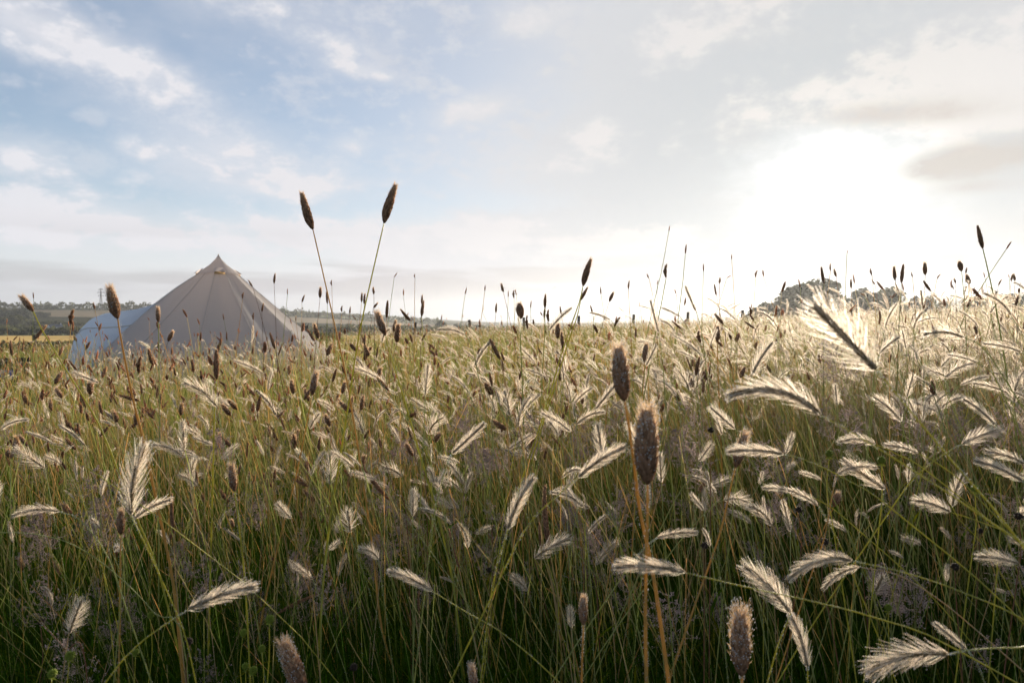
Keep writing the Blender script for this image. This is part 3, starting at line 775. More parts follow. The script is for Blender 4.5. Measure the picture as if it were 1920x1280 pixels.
def head_matrix(base, tip, roll_ref=(0, 0, -1), jitter=0.0):
    z = (tip - base); L = z.length; z = z.normalized(); r = Vector(roll_ref)
    x = (r - z * r.dot(z))
    if x.length < .15: x = Vector((1, .3, 0)) - z * z.dot(Vector((1, .3, 0)))
    x.normalize()
    if jitter: x = (Matrix.Rotation(jitter, 3, z) @ x)
    y = z.cross(x)
    return Matrix(((x.x * L, y.x * L, z.x * L, base.x), (x.y * L, y.y * L, z.y * L, base.y), (x.z * L, y.z * L, z.z * L, base.z), (0, 0, 0, 1)))
def spline(P, n=16):
    P = [Vector(p) for p in P]
    if len(P) == 2: P = [P[0], (P[0] + P[1]) / 2, P[1]]
    Q = [P[0] * 2 - P[1]] + P + [P[-1] * 2 - P[-2]]; out = []; per = max(2, n // (len(P) - 1))
    for i in range(1, len(Q) - 2):
        a, b_, c, d = Q[i - 1], Q[i], Q[i + 1], Q[i + 2]
        for k in range(per):
            t = k / per; out.append(.5 * ((2 * b_) + (c - a) * t + (2 * a - 5 * b_ + 4 * c - d) * t * t + (3 * b_ - a - 3 * c + d) * t ** 3))
    out.append(P[-1]); return out
def stalk_obj(name, pts, r0, r1, mname, parent, n=5, dew=0):
    tb = MB(); k = len(pts); o = Vector(parent.location)
    pts = [p - o for p in pts]
    tb.tube(pts, [r0 + (r1 - r0) * i / (k - 1) for i in range(k)], n)
    if dew:
        g = random.Random(k * 7 + int(abs(pts[0].x) * 999)); L = sum((pts[i + 1] - pts[i]).length for i in range(k - 1))
        for q in range(int(L * 240 * dew)):
            i = min(int(g.random() ** 1.3 * (k - 1)), k - 2); p = pts[i].lerp(pts[i + 1], g.random()); a = g.random() * 6.3
            r = g.uniform(.0003, .00055); p = p + Vector((math.cos(a), math.sin(a) * .8, math.sin(a * 2) * .2)) * (r1 * 1.1)
            tb.add([p + Vector(v) * r for v in OCT_V], [tuple(f) for f in OCT_F], 1)
    return tb.build(name, [M[mname], M['dew']], parent, smooth=True)
def leaf_obj(parent, p0, d, L, w, mname='blade', droop=.5, tint=(1, 1, 1), seed=0):
    """one long folded leaf blade leaving the stem"""
    g = np.random.default_rng(abs(seed)); d = np.array(d, float); d /= np.linalg.norm(d); n = 9
    side = unit(np.cross(d, [0.2, .3, 1.0])); V = []
    for i in range(n):
        t = i / (n - 1); P = np.array(p0) + d * L * t - np.array([0, 0, 1]) * droop * L * t * t
        k = w * (1 - t ** 2.2) * (.6 + .4 * min(1, t * 6)) * .5; up = np.array([0, 0, k * .5])
        V += [P - side * k + up, P, P + side * k + up]
    F = []
    for i in range(n - 1):
        a = 3 * i; F += [[a, a + 1, a + 4, a + 3], [a + 1, a + 2, a + 5, a + 4]]
    me = mesh_np('leaf', V, F, M[mname], col=np.tile(tint, (len(V), 1)), smooth=True)
    return obj('leaf', me, parent)

def plant(name, cat, label, group, mesh, base, tip, way, d, stem='stem_green', rad=.0010, roll=(0, 0, -1), dew=0, leaf=True, ddep=0.0, n=5, jit=0.0, hname='seed_head'):
    """one whole grass: rooted in the ground, stem through the given points, a head on top"""
    B = at(*base, d); T_ = at(*tip, d + ddep); w = [B]
    for k, q in enumerate(way):
        w.append(at(q[0], q[1], d + (q[2] if len(q) > 2 else 0)))
    last = w[-1]; prev = w[-2]; dv = (last - prev); z0 = float(hgt(last.x, last.y))
    s = (last.z - z0); dx = dv.x / max(-dv.z, .25 * dv.length) * s * .8; dx = max(-.9 * s, min(.9 * s, dx))
    root = Vector((last.x + dx, last.y + .04, 0)); root.z = float(hgt(root.x, root.y)) - .01
    if last.z > z0 + .05:
        dn_ = dv.normalized(); p1 = last + dn_ * s * .55; p1.z = max(min(p1.z, last.z - .12 * s), z0 + .1 * s); p1.x = last.x + max(-.8 * s, min(.8 * s, p1.x - last.x))
        p2 = Vector((p1.x + dn_.x * .25 * s, p1.y + .03, 0)); p2.z = float(hgt(p2.x, p2.y)) - .01
        for q in (.3, .6, 1.0): w.append(last * (1 - q) ** 2 + p1 * 2 * q * (1 - q) + p2 * q * q)
    else: w[-1].z = z0
    root = w[-1]; pts = spline(w, 30)
    t = empty(name, root, label, cat, group)
    stalk_obj('stem', pts, rad * .9, rad * (2.7 if len(way) >= 5 else 2.0), stem, t, n, dew)
    h = obj(hname, mesh, t); h.matrix_local = Matrix.Translation(-Vector(root)) @ head_matrix(B, T_, roll, jit)
    if leaf:
        g = random.Random(int(base[0] * 13 + base[1])); i = int(len(pts) * g.uniform(.62, .8)); p = pts[i] - Vector(root); a = g.uniform(0, 6.28)
        leaf_obj(t, p, (math.cos(a), math.sin(a) * .6 + .2, 1.3), g.uniform(.14, .26), g.uniform(.0035, .006), droop=.55, tint=(g.uniform(.8, 1.5), 1.0, .8), seed=int(base[0]))
    return t

# ------------------------------------------------------------ the stalks one can single out in the photograph
GP = 'feathery pale grasses in the meadow'; GD = 'dark bristly grasses in the meadow'
CENS = []                                    # places already taken, in photograph pixels
def dist(b, t, L): return 1280 * L / max(math.hypot(b[0] - t[0], b[1] - t[1]), 5)
# base, tip, length, arch, fluff, detail, stem, stem way, label, extra
PALE = [
 ((1645, 695), (1528, 574), .074, .10, 3, 2, 'stem_green', [(1700, 762), (1790, 870), (1930, 1040)], 'huge feathery head glowing white, tip up left, biggest in the right half', 1.05),
 ((1540, 779), (1368, 742), .082, .55, 1, 2, 'stem_green', [(1600, 812), (1710, 880), (1830, 960), (1960, 1060)], 'long arched silver plume lying level just below the huge glowing head', 1),
 ((1779, 1226), (1628, 1260), .074, .30, 2, 2, 'stem_green', [(1820, 1218), (1900, 1214), (1990, 1225)], 'broad brown-spined plume lying level in the bottom right corner', 1),
 ((1483, 1150), (1397, 1062), .070, .14, 2, 2, 'stem_green', [(1462, 1200), (1436, 1290)], 'white plume pointing up left whose foot meets the tip of another plume', 1),
 ((1514, 1252), (1482, 1153), .060, .12, 1, 2, 'stem_green', [(1515, 1290)], 'greenish narrow plume hanging from the foot of the white plume near the bottom', 1),
 ((1600, 1051), (1482, 1084), .066, .55, 1, 2, 'stem_green', [(1700, 1074), (1800, 1108), (1950, 1180)], 'bow shaped plume drooping left above the white plume near the bottom right', 1),
 ((1612, 1062), (1545, 1102), .050, .35, 1, 1, 'stem_straw', [(1700, 1085), (1830, 1180)], 'dull short plume drooping just below the bow shaped plume', 1),
 ((1286, 1073), (1155, 1062), .068, .20, 1, 2, 'stem_green', [(1400, 1100), (1520, 1126), (1640, 1157), (1790, 1215)], 'level silver plume crossed by the orange stem of the big dark head', 1),
 ((952, 993), (1000, 896), .066, .12, 1, 2, 'stem_green', [(935, 1050), (918, 1130), (900, 1290)], 'dew covered plume leaning right beside the two tall slender rat-tail spikes', 1),
 ((811, 1108), (730, 1071), .058, .18, 1, 2, 'stem_green', [(880, 1150), (950, 1192), (1060, 1290)], 'yellowish plume pointing left above the bottom centre, long stem running right', 1),
 ((1083, 896), (1171, 838), .060, .20, 1, 2, 'stem_green', [(1050, 925), (990, 985), (930, 1100)], 'silver plume leaning right, lower arm of the crossed pair left of the dark heads', 1),
 ((1131, 863), (1121, 796), .052, .10, 2, 2, 'stem_olive', [(1140, 910), (1160, 1010), (1190, 1150)], 'upright silver plume, upper arm of the crossed pair left of the dark heads', 1),
 ((847, 851), (907, 795), .056, .10, 1, 2, 'stem_olive', [(835, 880), (815, 960), (800, 1080)], 'silver plume leaning right in the open grass below the bristly dewy head', 1),
 ((862, 868), (822, 856), .040, .2, 1, 1, 'stem_olive', [(900, 885), (980, 930), (1040, 990)], 'short plume pointing left at the foot of the silver right-leaning plume', 1),
 ((774, 968), (775, 918), .042, .05, 2, 2, 'stem_olive', [(774, 1040), (775, 1290)], 'upright tufted plume on a straight pale stem left of the bottom centre', 1),
 ((790, 990), (772, 975), .026, .1, 2, 1, 'stem_olive', [(800, 1060), (800, 1180)], 'small fuzzy tuft right under the upright tufted plume', 1),
 ((246, 966), (270, 836), .082, .12, 2, 2, 'stem_green', [(265, 1005), (305, 1090), (345, 1185), (370, 1290)], 'tall lilac plume standing upright in the dark grass at left', 1),
 ((252, 972), (320, 936), .060, .12, 1, 1, 'stem_olive', [(235, 1040), (222, 1180)], 'dim plume leaning right behind the foot of the tall lilac plume', 1),
 ((190, 930), (202, 884), .050, .14, 1, 1, 'stem_olive', [(190, 1000), (205, 1160)], 'faint narrow plume standing left of the tall lilac plume', 1),
 ((352, 1143), (478, 1100), .074, .22, 1, 2, 'stem_green', [(325, 1160), (255, 1212), (190, 1290)], 'grey violet plume pointing right in the lower left, nearly level', 1),
 ((129, 1187), (152, 1128), .048, .10, 3, 2, 'stem_straw', [(122, 1235), (114, 1290)], 'fan shaped fluffy plume on a straw stem in the lower left corner', 1),
 ((112, 959), (26, 966), .060, .40, 1, 1, 'stem_olive', [(150, 975), (200, 1040), (240, 1150)], 'pale green arched plume lying level by the left edge', 1),
 ((546, 972), (520, 944), .032, .08, 3, 2, 'stem_straw', [(560, 1020), (585, 1110), (602, 1290)], 'round fluffy tuft touching the orange stem left of the bottom centre', 1),
 ((616, 1030), (636, 1014), .022, .05, 3, 1, 'stem_olive', [(605, 1100), (600, 1290)], 'tiny fluffy tuft right of the round fluffy tuft', 1),
 ((893, 1001), (918, 988), .028, .25, 3, 1, 'stem_olive', [(880, 1030), (858, 1080), (835, 1180)], 'little bent white tuft left of the dew covered right-leaning plume', 1),
 ((1071, 1176), (1069, 1138), .030, .05, 3, 2, 'stem_straw', [(1074, 1220), (1080, 1290)], 'pale oval tuft standing beside a small dark head at the bottom', 1),
 ((1379, 804), (1333, 764), .050, .10, 2, 2, 'stem_olive', [(1400, 850), (1440, 930), (1480, 1080)], 'white plume pointing up left above the fan shaped tuft and dark head', 1),
 ((1354, 815), (1340, 770), .040, .10, 1, 1, 'stem_olive', [(1365, 880), (1390, 990)], 'thin plume behind the white up-left plume above the fan shaped tuft', 1),
 ((1311, 864), (1334, 832), .034, .08, 3, 2, 'stem_olive', [(1300, 885), (1270, 930), (1230, 1010)], 'fan shaped white tuft right of the biggest dark head', 1),
 ((1357, 937), (1403, 942), .038, .35, 3, 2, 'stem_olive', [(1340, 945), (1300, 985), (1240, 1060)], 'fluffy white tuft drooping right across an orange stem', 1),
 ((1470, 852), (1366, 846), .066, .20, 1, 2, 'stem_green', [(1510, 862), (1580, 895), (1680, 960)], 'level silver plume passing behind the dark brown head at right', 1),
 ((1474, 850), (1486, 812), .036, .08, 2, 1, 'stem_olive', [(1474, 900), (1490, 1010)], 'short upright plume right of the dark brown head at right', 1),
 ((1472, 880), (1490, 868), .024, .08, 3, 1, 'stem_olive', [(1500, 930), (1520, 1010)], 'ragged small white tuft below the short upright plume', 1),
 ((1424, 908), (1430, 884), .026, .1, 2, 1, 'stem_olive', [(1405, 940), (1380, 1000)], 'little grey tuft between the fan tuft and the low twin plumes', 1),
 ((1642, 833), (1573, 828), .050, .30, 1, 1, 'stem_green', [(1680, 850), (1760, 900)], 'level plume under the long stem of the arched silver plume', 1),
 ((1803, 833), (1876, 806), .054, .20, 2, 2, 'stem_green', [(1780, 845), (1720, 890), (1660, 970)], 'bright plume leaning right near the right edge, highest of its neighbours', 1),
 ((1867, 798), (1808, 749), .058, .16, 1, 2, 'stem_olive', [(1880, 830), (1900, 900), (1915, 990)], 'bright plume pointing up left above the bright right-leaning plume', 1),
 ((1568, 890), (1641, 876), .050, .30, 1, 1, 'stem_orange', [(1560, 930), (1545, 1010), (1510, 1110)], 'level plume with tip right behind a thin orange stalk', 1),
 ((1722, 850), (1660, 834), .046, .25, 1, 1, 'stem_green', [(1760, 870), (1830, 930)], 'short level plume right of the plume under the long stem', 1),
 ((1786, 950), (1806, 890), .050, .12, 2, 2, 'stem_green', [(1800, 975), (1850, 1030), (1900, 1120)], 'bright upright plume, upper arm of the V at right', 1),
 ((1783, 960), (1716, 938), .050, .14, 2, 2, 'stem_green', [(1830, 975), (1900, 1005), (1960, 1060)], 'bright level plume, lower arm of the V at right', 1),
 ((1487, 922), (1431, 914), .044, .20, 1, 1, 'stem_green', [(1530, 935), (1600, 985)], 'left one of the low twin plumes below the dark brown head at right', 1),
 ((1534, 948), (1478, 918), .044, .18, 1, 1, 'stem_green', [(1560, 990), (1600, 1080)], 'right one of the low twin plumes below the dark brown head at right', 1),
 ((1590, 998), (1549, 974), .040, .12, 1, 1, 'stem_olive', [(1610, 1040), (1640, 1110)], 'small plume pointing up left above the bow shaped plume', 1),
 ((1922, 870), (1850, 846), .052, .20, 1, 1, 'stem_olive', [(1960, 890), (1990, 960)], 'level plume touching the right edge, upper of two', 1),
 ((1918, 902), (1830, 864), .062, .25, 1, 2, 'stem_olive', [(1960, 930), (2000, 1000)], 'level plume touching the right edge, lower of two', 1),
 ((1930, 1026), (1890, 1006), .034, .1, 2, 1, 'stem_olive', [(1960, 1060), (1990, 1120)], 'half seen plume cut by the right edge below mid height', 1),
 ((1910, 1056), (1834, 1043), .054, .20, 2, 2, 'stem_orange', [(1930, 1090), (1960, 1160)], 'silver plume pointing left at the right edge beside an orange blade', 1),
 ((1812, 1216), (1753, 1168), .052, .10, 1, 2, 'stem_olive', [(1830, 1240), (1850, 1290)], 'grey plume standing on top of the broad corner plume', 1),
 ((1231, 1008), (1305, 998), .052, .25, 1, 1, 'stem_olive', [(1205, 1030), (1160, 1090)], 'pale green plume pointing right beside the orange stem of the biggest dark head', 1),
 ((1775, 1090), (1776, 1058), .028, .08, 2, 1, 'stem_olive', [(1772, 1130), (1760, 1210)], 'tiny upright plume above the grey plume in the lower right', 1),
 ((797, 742), (803, 684), .050, .10, 2, 1, 'stem_olive', [(795, 800), (790, 900)], 'upright pale plume below the bristly dewy head, right of its stem', 1),
 ((873, 629), (822, 618), .048, .45, 1, 1, 'stem_olive', [(885, 650), (900, 720)], 'arched plume over the wheat strip beside the middle fence post', 1),
 ((1410, 704), (1448, 643), .058, .12, 2, 2, 'stem_olive', [(1400, 740), (1390, 820)], 'bright plume leaning right, left of the huge glowing head', 1),
 ((1809, 634), (1733, 627), .056, .30, 2, 1, 'stem_olive', [(1840, 650), (1890, 720)], 'bright level plume above the others right of the huge glowing head', 1),
 ((1916, 660), (1845, 644), .056, .25, 1, 1, 'stem_olive', [(1940, 690), (1960, 760)], 'bright level plume at the right edge on the crest', 1),
 ((1648, 664), (1686, 632), .044, .12, 2, 1, 'stem_olive', [(1640, 700), (1630, 800)], 'bright plume leaning right directly behind the foot of the huge glowing head', 1),
 ((1832, 680), (1779, 665), .046, .25, 1, 1, 'stem_olive', [(1860, 700), (1890, 760)], 'second bright level plume down from the crest right of the glowing head', 1),
 ((1800, 722), (1851, 706), .044, .25, 1, 1, 'stem_olive', [(1780, 745), (1760, 820)], 'bright level plume with its tip to the right near the crest', 1),
 ((1699, 655), (1692, 620), .036, .10, 2, 1, 'stem_olive', [(1702, 700), (1705, 800)], 'small upright plume right of the huge glowing head', 1),
 ((1731, 712), (1733, 684), .032, .05, 2, 1, 'stem_olive', [(1731, 760), (1728, 840)], 'small upright plume at the right of the huge glowing head stem', 1),
 ((1660, 612), (1681, 570), .048, .15, 1, 1, 'stem_olive', [(1650, 660), (1640, 740)], 'bright plume rising in front of the second tallest skyline tree', 1),
 ((1305, 584), (1285, 537), .052, .10, 1, 1, 'stem_olive', [(1315, 620), (1325, 700)], 'dark spined plume against the sky left of the skyline trees', 1),
 ((1235, 624), (1220, 564), .056, .06, 1, 1, 'stem_olive', [(1242, 680), (1250, 780)], 'long dark spined plume against the sky above the two biggest dark heads', 1),
 ((1211, 686), (1230, 648), .044, .10, 2, 1, 'stem_olive', [(1205, 720), (1200, 800)], 'silky plume touching a small dark head above the biggest pair', 1),
 ((0, 806), (52, 786), .050, .30, 1, 1, 'stem_olive', [(-30, 830), (-50, 900)], 'green plume entering at the left edge at mid height', 1),
 ((1145, 600), (1106, 586), .046, .15, 0, 1, 'stem_olive', [(1165, 630), (1180, 700)], 'dark spined plume leaning left by the foot of the tall twin head', 1),
 ((1570, 760), (1566, 722), .040, .06, 2, 2, 'stem_olive', [(1572, 800), (1580, 880)], 'upright white fan plume right of the arched silver plume', 1),
 ((1690, 790), (1640, 745), .050, .20, 2, 1, 'stem_olive', [(1700, 830), (1720, 900)], 'bright plume arching up left above the short level plumes', 1),
 ((1700, 745), (1712, 702), .042, .10, 2, 1, 'stem_olive', [(1695, 790), (1690, 860)], 'bright upright plume standing between two bent ones near the crest', 1),
 ((1240, 905), (1237, 850), .044, .08, 2, 1, 'stem_olive', [(1243, 960), (1250, 1060)], 'silver plume pressed against the right side of the biggest dark head', 1),
 ((1196, 835), (1176, 792), .040, .1, 2, 1, 'stem_olive', [(1205, 870), (1215, 960)], 'silver plume peeping out between the two biggest dark heads', 1),
 ((1540, 900), (1500, 885), .034, .15, 1, 1, 'stem_olive', [(1560, 930), (1590, 1000)], 'faint plume just left of the plume with the orange stalk', 1),
]
DARK = [
 ((587, 431), (566, 362), .070, 'slim', 2, 'stem_orange', [(596, 470), (628, 610), (655, 738), (695, 1000), (716, 1180), (752, 1290)], 'left one of the two tallest seed heads, dark brown against the sky', 1),
 ((720, 419), (742, 347), .072, 'slim', 2, 'stem_green', [(708, 470), (673, 628), (653, 760), (638, 855), (611, 1035), (593, 1290)], 'right one of the two tallest seed heads, dark brown against the sky', 1),
 ((221, 598), (206, 541), .050, 'stout', 2, 'stem_orange', [(228, 640), (248, 740), (274, 850), (298, 960), (326, 1100), (345, 1290)], 'stout brown head on a thick orange stem before the blue awning', 1.3),
 ((63, 584), (41, 556), .034, 'dewy', 1, 'stem_green', [(80, 620), (125, 695), (188, 800), (245, 945), (300, 1080), (350, 1290)], 'small purplish head on a long stem leaning across the left edge', 1),
 ((297, 604), (296, 578), .030, 'dewy', 2, 'stem_olive', [(298, 650), (299, 800), (298, 1000), (297, 1290)], 'small crowned head on a straight stem before the tent and awning seam', 1),
 ((723, 629), (708, 588), .042, 'dewy', 2, 'stem_green', [(732, 665), (757, 745), (790, 860), (822, 970), (852, 1110), (872, 1290)], 'bristly dewy head over the wheat strip, right of the tallest pair of stems', 1),
 ((585, 741), (593, 700), .044, 'dewy', 2, 'stem_orange', [(572, 810), (552, 905), (522, 1020), (492, 1150), (470, 1290)], 'dark dewy head on an orange stem below the right foot of the tent', 1),
 ((1093, 537), (1108, 486), .056, 'slim', 2, 'stem_green', [(1085, 570), (1052, 665), (1022, 770), (985, 880), (950, 1000), (905, 1290)], 'tall furry brown head against the sky right of the middle, upper of a pair', 1),
 ((1089, 563), (1102, 539), .030, 'slim', 1, 'stem_green', [(1080, 600), (1060, 660)], 'small brown head tucked right under the tall furry brown one', 1),
 ((1171, 753), (1160, 655), .056, 'stout', 2, 'stem_orange', [(1178, 790), (1190, 880), (1200, 960), (1225, 1080), (1255, 1290)], 'left one of the two biggest dark heads, blurred and dew ringed', 1.2),
 ((1214, 909), (1213, 772), .072, 'stout', 2, 'stem_orange', [(1214, 960), (1211, 1080), (1210, 1180), (1212, 1290)], 'biggest dark head of all, dew ringed on a bright orange stem', 1.25),
 ((1379, 877), (1397, 816), .052, 'dewy', 2, 'stem_orange', [(1372, 905), (1350, 1000), (1315, 1100), (1280, 1200), (1250, 1290)], 'dark brown head with a dewy crown in front of a level silver plume', 1),
 ((1391, 1268), (1389, 1152), .068, 'dewy', 2, 'stem_orange', [(1391, 1300)], 'large ragged dewy head at the bottom, right of the orange stem', 1.2),
 ((572, 1300), (533, 1208), .066, 'stout', 2, 'stem_orange', [(590, 1330)], 'big blurred brown head leaning left at the bottom edge', 1.1),
 ((893, 1300), (884, 1250), .040, 'dewy', 2, 'stem_straw', [(896, 1320)], 'blurred head top just entering at the bottom edge near the centre', 1.1),
 ((1094, 1172), (1094, 1120), .034, 'stout', 2, 'stem_orange', [(1092, 1220), (1090, 1290)], 'short dark head beside the pale oval tuft at the bottom', 1),
 ((227, 1002), (227, 958), .036, 'stout', 1, 'stem_orange', [(226, 1040), (225, 1160), (222, 1290)], 'short brown head at the foot of the tall lilac plume', 1),
 ((440, 921), (434, 873), .040, 'dewy', 1, 'stem_green', [(448, 985), (460, 1100), (470, 1290)], 'slim dewy brown head in the grass below the middle of the tent', 1),
 ((938, 674), (918, 634), .044, 'rod', 1, 'stem_straw', [(948, 720), (972, 800), (990, 880)], 'brown rod head leaning left over the meadow right of the middle post', 1),
 ((944, 696), (941, 672), .026, 'rod', 1, 'stem_straw', [(948, 740), (952, 820)], 'tiny brown head hanging just below the left-leaning rod head', 1),
 ((406, 712), (406, 655), .052, 'rod', 1, 'stem_green', [(402, 780), (400, 860)], 'upright brown rod head in front of the tent foot, dewy tip', 1),
 ((1843, 467), (1833, 422), .050, 'rod', 1, 'stem_olive', [(1852, 505), (1868, 580), (1886, 690)], 'tallest head at the right, thin upper one of a crossing pair', 1),
 ((1887, 467), (1896, 453), .030, 'rod', 1, 'stem_olive', [(1855, 515), (1815, 580), (1790, 640)], 'small head at the right edge on the stem that crosses the tallest one', 1),
 ((1803, 509), (1799, 491), .032, 'tuft', 1, 'stem_olive', [(1808, 560), (1812, 640)], 'small crowned head left of the crossing pair at the right', 1),
 ((1249, 521), (1250, 495), .034, 'lumpy', 1, 'stem_olive', [(1240, 570), (1232, 610)], 'lumpy curled head against the sky above the brightest grass', 1),
 ((1254, 434), (1256, 423), .024, 'rod', 1, 'stem_olive', [(1240, 510), (1228, 560)], 'highest tiny head in the middle right sky, on a very long stem', 1),
 ((1285, 476), (1287, 458), .034, 'rod', 1, 'stem_olive', [(1280, 530), (1275, 570)], 'second highest thin head in the middle right sky', 1),
 ((1209, 680), (1212, 646), .036, 'stout', 2, 'stem_orange', [(1205, 730), (1200, 800)], 'small stout dark head just above the two biggest ones', 1),
 ((1345, 641), (1346, 612), .036, 'stout', 1, 'stem_orange', [(1346, 690), (1348, 740)], 'dark upright head in bright grass below the left skyline tree', 1),
 ((1563, 950), (1572, 925), .028, 'tuft', 2, 'stem_orange', [(1545, 990), (1510, 1070), (1490, 1130)], 'small crowned dark head on an orange stem right of the low twin plumes', 1),
 ((977, 598), (974, 570), .034, 'tuft', 1, 'stem_olive', [(976, 640), (978, 690)], 'bushy dark head against the sky just left of the second middle post', 1),
 ((1022, 578), (1023, 552), .036, 'slim', 1, 'stem_olive', [(1021, 630), (1018, 680)], 'straight dark head against the sky right of the second middle post', 1),
]
SKYD = [ # smaller dark heads against the sky: base, tip
 (514,532,516,513,'highest small head over the right slope of the tent'),(539,552,539,541,'little upright head over the tent, second from its right slope'),(566,567,571,553,'little head tilted right beside the lower right slope of the tent'),
 (600,559,601,540,'upright head just left of the left tall stem'),(614,570,612,547,'head crossing the left tall stem above the horizon'),(622,536,622,525,'small head high beside the left tall stem'),
 (474,538,466,525,'head tilted left touching the upper right slope of the tent'),(63,560,62,548,'small dark head in the sky above the left hillside'),(678,567,679,549,'head just left of the right tall stem'),
 (701,552,700,539,'small head just right of the right tall stem'),(739,520,745,511,'tilted tiny head in the sky right of the tallest pair'),(778,521,778,513,'tiniest upright head in the sky right of the tallest pair'),
 (791,571,792,553,'slim head right of the bristly dewy one'),(872,552,875,539,'small head tilted right, left of the middle post'),(909,546,910,535,'tiny upright head high above the middle post'),
 (944,548,940,532,'slim head tilted left between the two middle posts'),(953,557,953,545,'tiny head right beside the slim left-tilted one'),(964,559,964,544,'upright head between the posts, third of a row'),
 (930,587,931,569,'lumpy head low between the two middle posts'),(995,578,996,563,'small head just right of the second middle post'),(1178,542,1180,526,'head right of the tall furry pair, against pale cloud'),
 (1142,566,1150,549,'head tilted right of the tall furry pair'),(1127,552,1126,538,'tiny head right beside the tall furry head'),(1217,522,1213,513,'tiny left-tilted head left of the lumpy curled one'),
 (1232,534,1234,525,'tiny head left of the lumpy curled one, lower'),(1319,509,1319,495,'thin head in the sky, third of the highest right of middle'),(1372,487,1372,477,'small head high in the sky left of the sun glare'),
 (1349,532,1350,521,'short head low in the sky left of the sun glare'),(1363,521,1371,516,'nearly level tiny head left of the sun glare'),(1417,520,1420,507,'head tilted right just left of the skyline trees'),
 (1268,551,1265,542,'tiny dark head in the gap under the second highest thin one'),(1545,533,1540,500,'long thin head over the tallest skyline tree'),(1557,508,1557,494,'short head high over the tallest skyline tree'),
 (1568,519,1564,505,'stout short head right above the tallest skyline tree'),(1588,475,1590,469,'tiny lone head in the sun glare'),(1635,516,1632,503,'short head over the second tallest skyline tree'),
 (1641,534,1634,524,'left-tilted head under the short one over the second tree'),(1690,531,1694,495,'wavy tall head right of the second tallest skyline tree'),(1711,520,1709,510,'thin head between two wavy tall ones'),
 (1735,516,1734,493,'wavy tall head over the small domed tree'),(1745,546,1731,526,'dark head tilted left over the small domed tree'),(1757,523,1764,514,'short thick right-tilted head over the broad low tree'),
 (1596,541,1596,523,'dark lumpy head in the gap between the two tallest trees'),(1501,539,1497,523,'silky head across the crown of the tallest skyline tree'),(1811,513,1813,501,'short head right beside the small crowned one'),
 (1792,531,1789,522,'small head left below the small crowned one'),(1847,521,1844,510,'short head by the crossing point of the tall pair'),(1810,547,1813,536,'thick dot-like head over the broad low tree'),
 (1872,535,1878,524,'right-tilted head below the crossing pair'),(1893,521,1890,514,'first of the three little heads at the right edge'),(1896,528,1899,513,'middle of the three little heads at the right edge'),(1903,527,1901,514,'last of the three little heads at the right edge'),
 (420,600,418,588,'brown head leaning before the middle of the tent'),(475,600,476,586,'brown head before the right half of the tent'),(491,585,494,568,'head on a tall stem before the bright tent panel'),(425,638,425,622,'stout little head before the tent, low centre'),
 (555,603,555,592,'head just below the bright right edge of the tent'),(315,640,324,622,'lumpy brown head before the left part of the tent'),(375,640,377,628,'little head low in front of the tent, left of centre'),
 (455,560,457,548,'tiny head high before the bright seam of the tent'),(516,655,506,623,'dark spike leaning left before the right foot of the tent'),(590,640,576,617,'dark spike leaning left at the right foot of the tent'),
 (178,580,175,567,'small head beside the stout brown one, before the awning'),(144,640,138,629,'dark head tilted left on the left edge of the awning'),(185,613,178,603,'small head tilted left before the awning'),
 (160,657,170,640,'thick pair-like head before the awning, low'),(111,645,104,639,'flat dark head before the wheat field'),(37,640,37,631,'tiny upright head before the wheat field at far left'),
 (83,640,87,633,'small dark head right of the wooden post at left'),(700,578,708,568,'head tilted right at the tip of the bristly dewy one'),(668,600,660,590,'bent head between the stems of the tallest pair'),
 (641,585,642,573,'upright head between the stems of the tallest pair'),(656,589,657,575,'second upright head between the stems of the tallest pair'),(760,599,766,586,'lumpy dark head right of the bristly dewy one'),
 (725,596,727,563,'long thin spike rising behind the bristly dewy head'),(738,622,742,602,'short brown head right of the bristly dewy one, low'),(827,602,829,590,'head standing in front of the round middle tree'),
 (1003,612,1000,598,'low dark head right of the second middle post'),(1053,590,1050,574,'thin dark head between second and third middle posts'),(1112,590,1107,572,'dark spike behind the foot of the tall furry pair'),
]
def put(PX, kind='pale'): CENS.append((PX[0], PX[1]))
SC = 1.0
for (b0, t0, L, arch, fl, big, st, way, lab, rr) in PALE:
    d = dist(b0, t0, L); w = [(x, y, .02 * i) for i, (x, y) in enumerate(way)]
    g = random.Random(int(b0[0] + b0[1]))
    plant('feathery_plume', 'plume', lab, GP, pale_mesh(arch, fl, big), b0, t0, w, d, st, .00062 * rr, dew=.8 if d < .9 else 0, leaf=False, ddep=g.uniform(-.012, .012))
    CENS.append(((b0[0] + t0[0]) / 2, (b0[1] + t0[1]) / 2, math.hypot(b0[0] - t0[0], b0[1] - t0[1]) * .6))
for (b0, t0, L, kd, big, st, way, lab, rr) in DARK:
    d = dist(b0, t0, L); w = [(x, y, .02 * i) for i, (x, y) in enumerate(way)]
    g = random.Random(int(b0[0] + b0[1]))
    plant('bristly_spike', 'seed spike', lab, GD, dark_mesh(kd, big), b0, t0, w, d, st, .00105 * rr, dew=1 if d < 1.2 else 0, leaf=d < 3 and len(way) < 4, roll=(1, 0, .2), ddep=g.uniform(-.008, .008))
    CENS.append(((b0[0] + t0[0]) / 2, (b0[1] + t0[1]) / 2, math.hypot(b0[0] - t0[0], b0[1] - t0[1]) * .6))
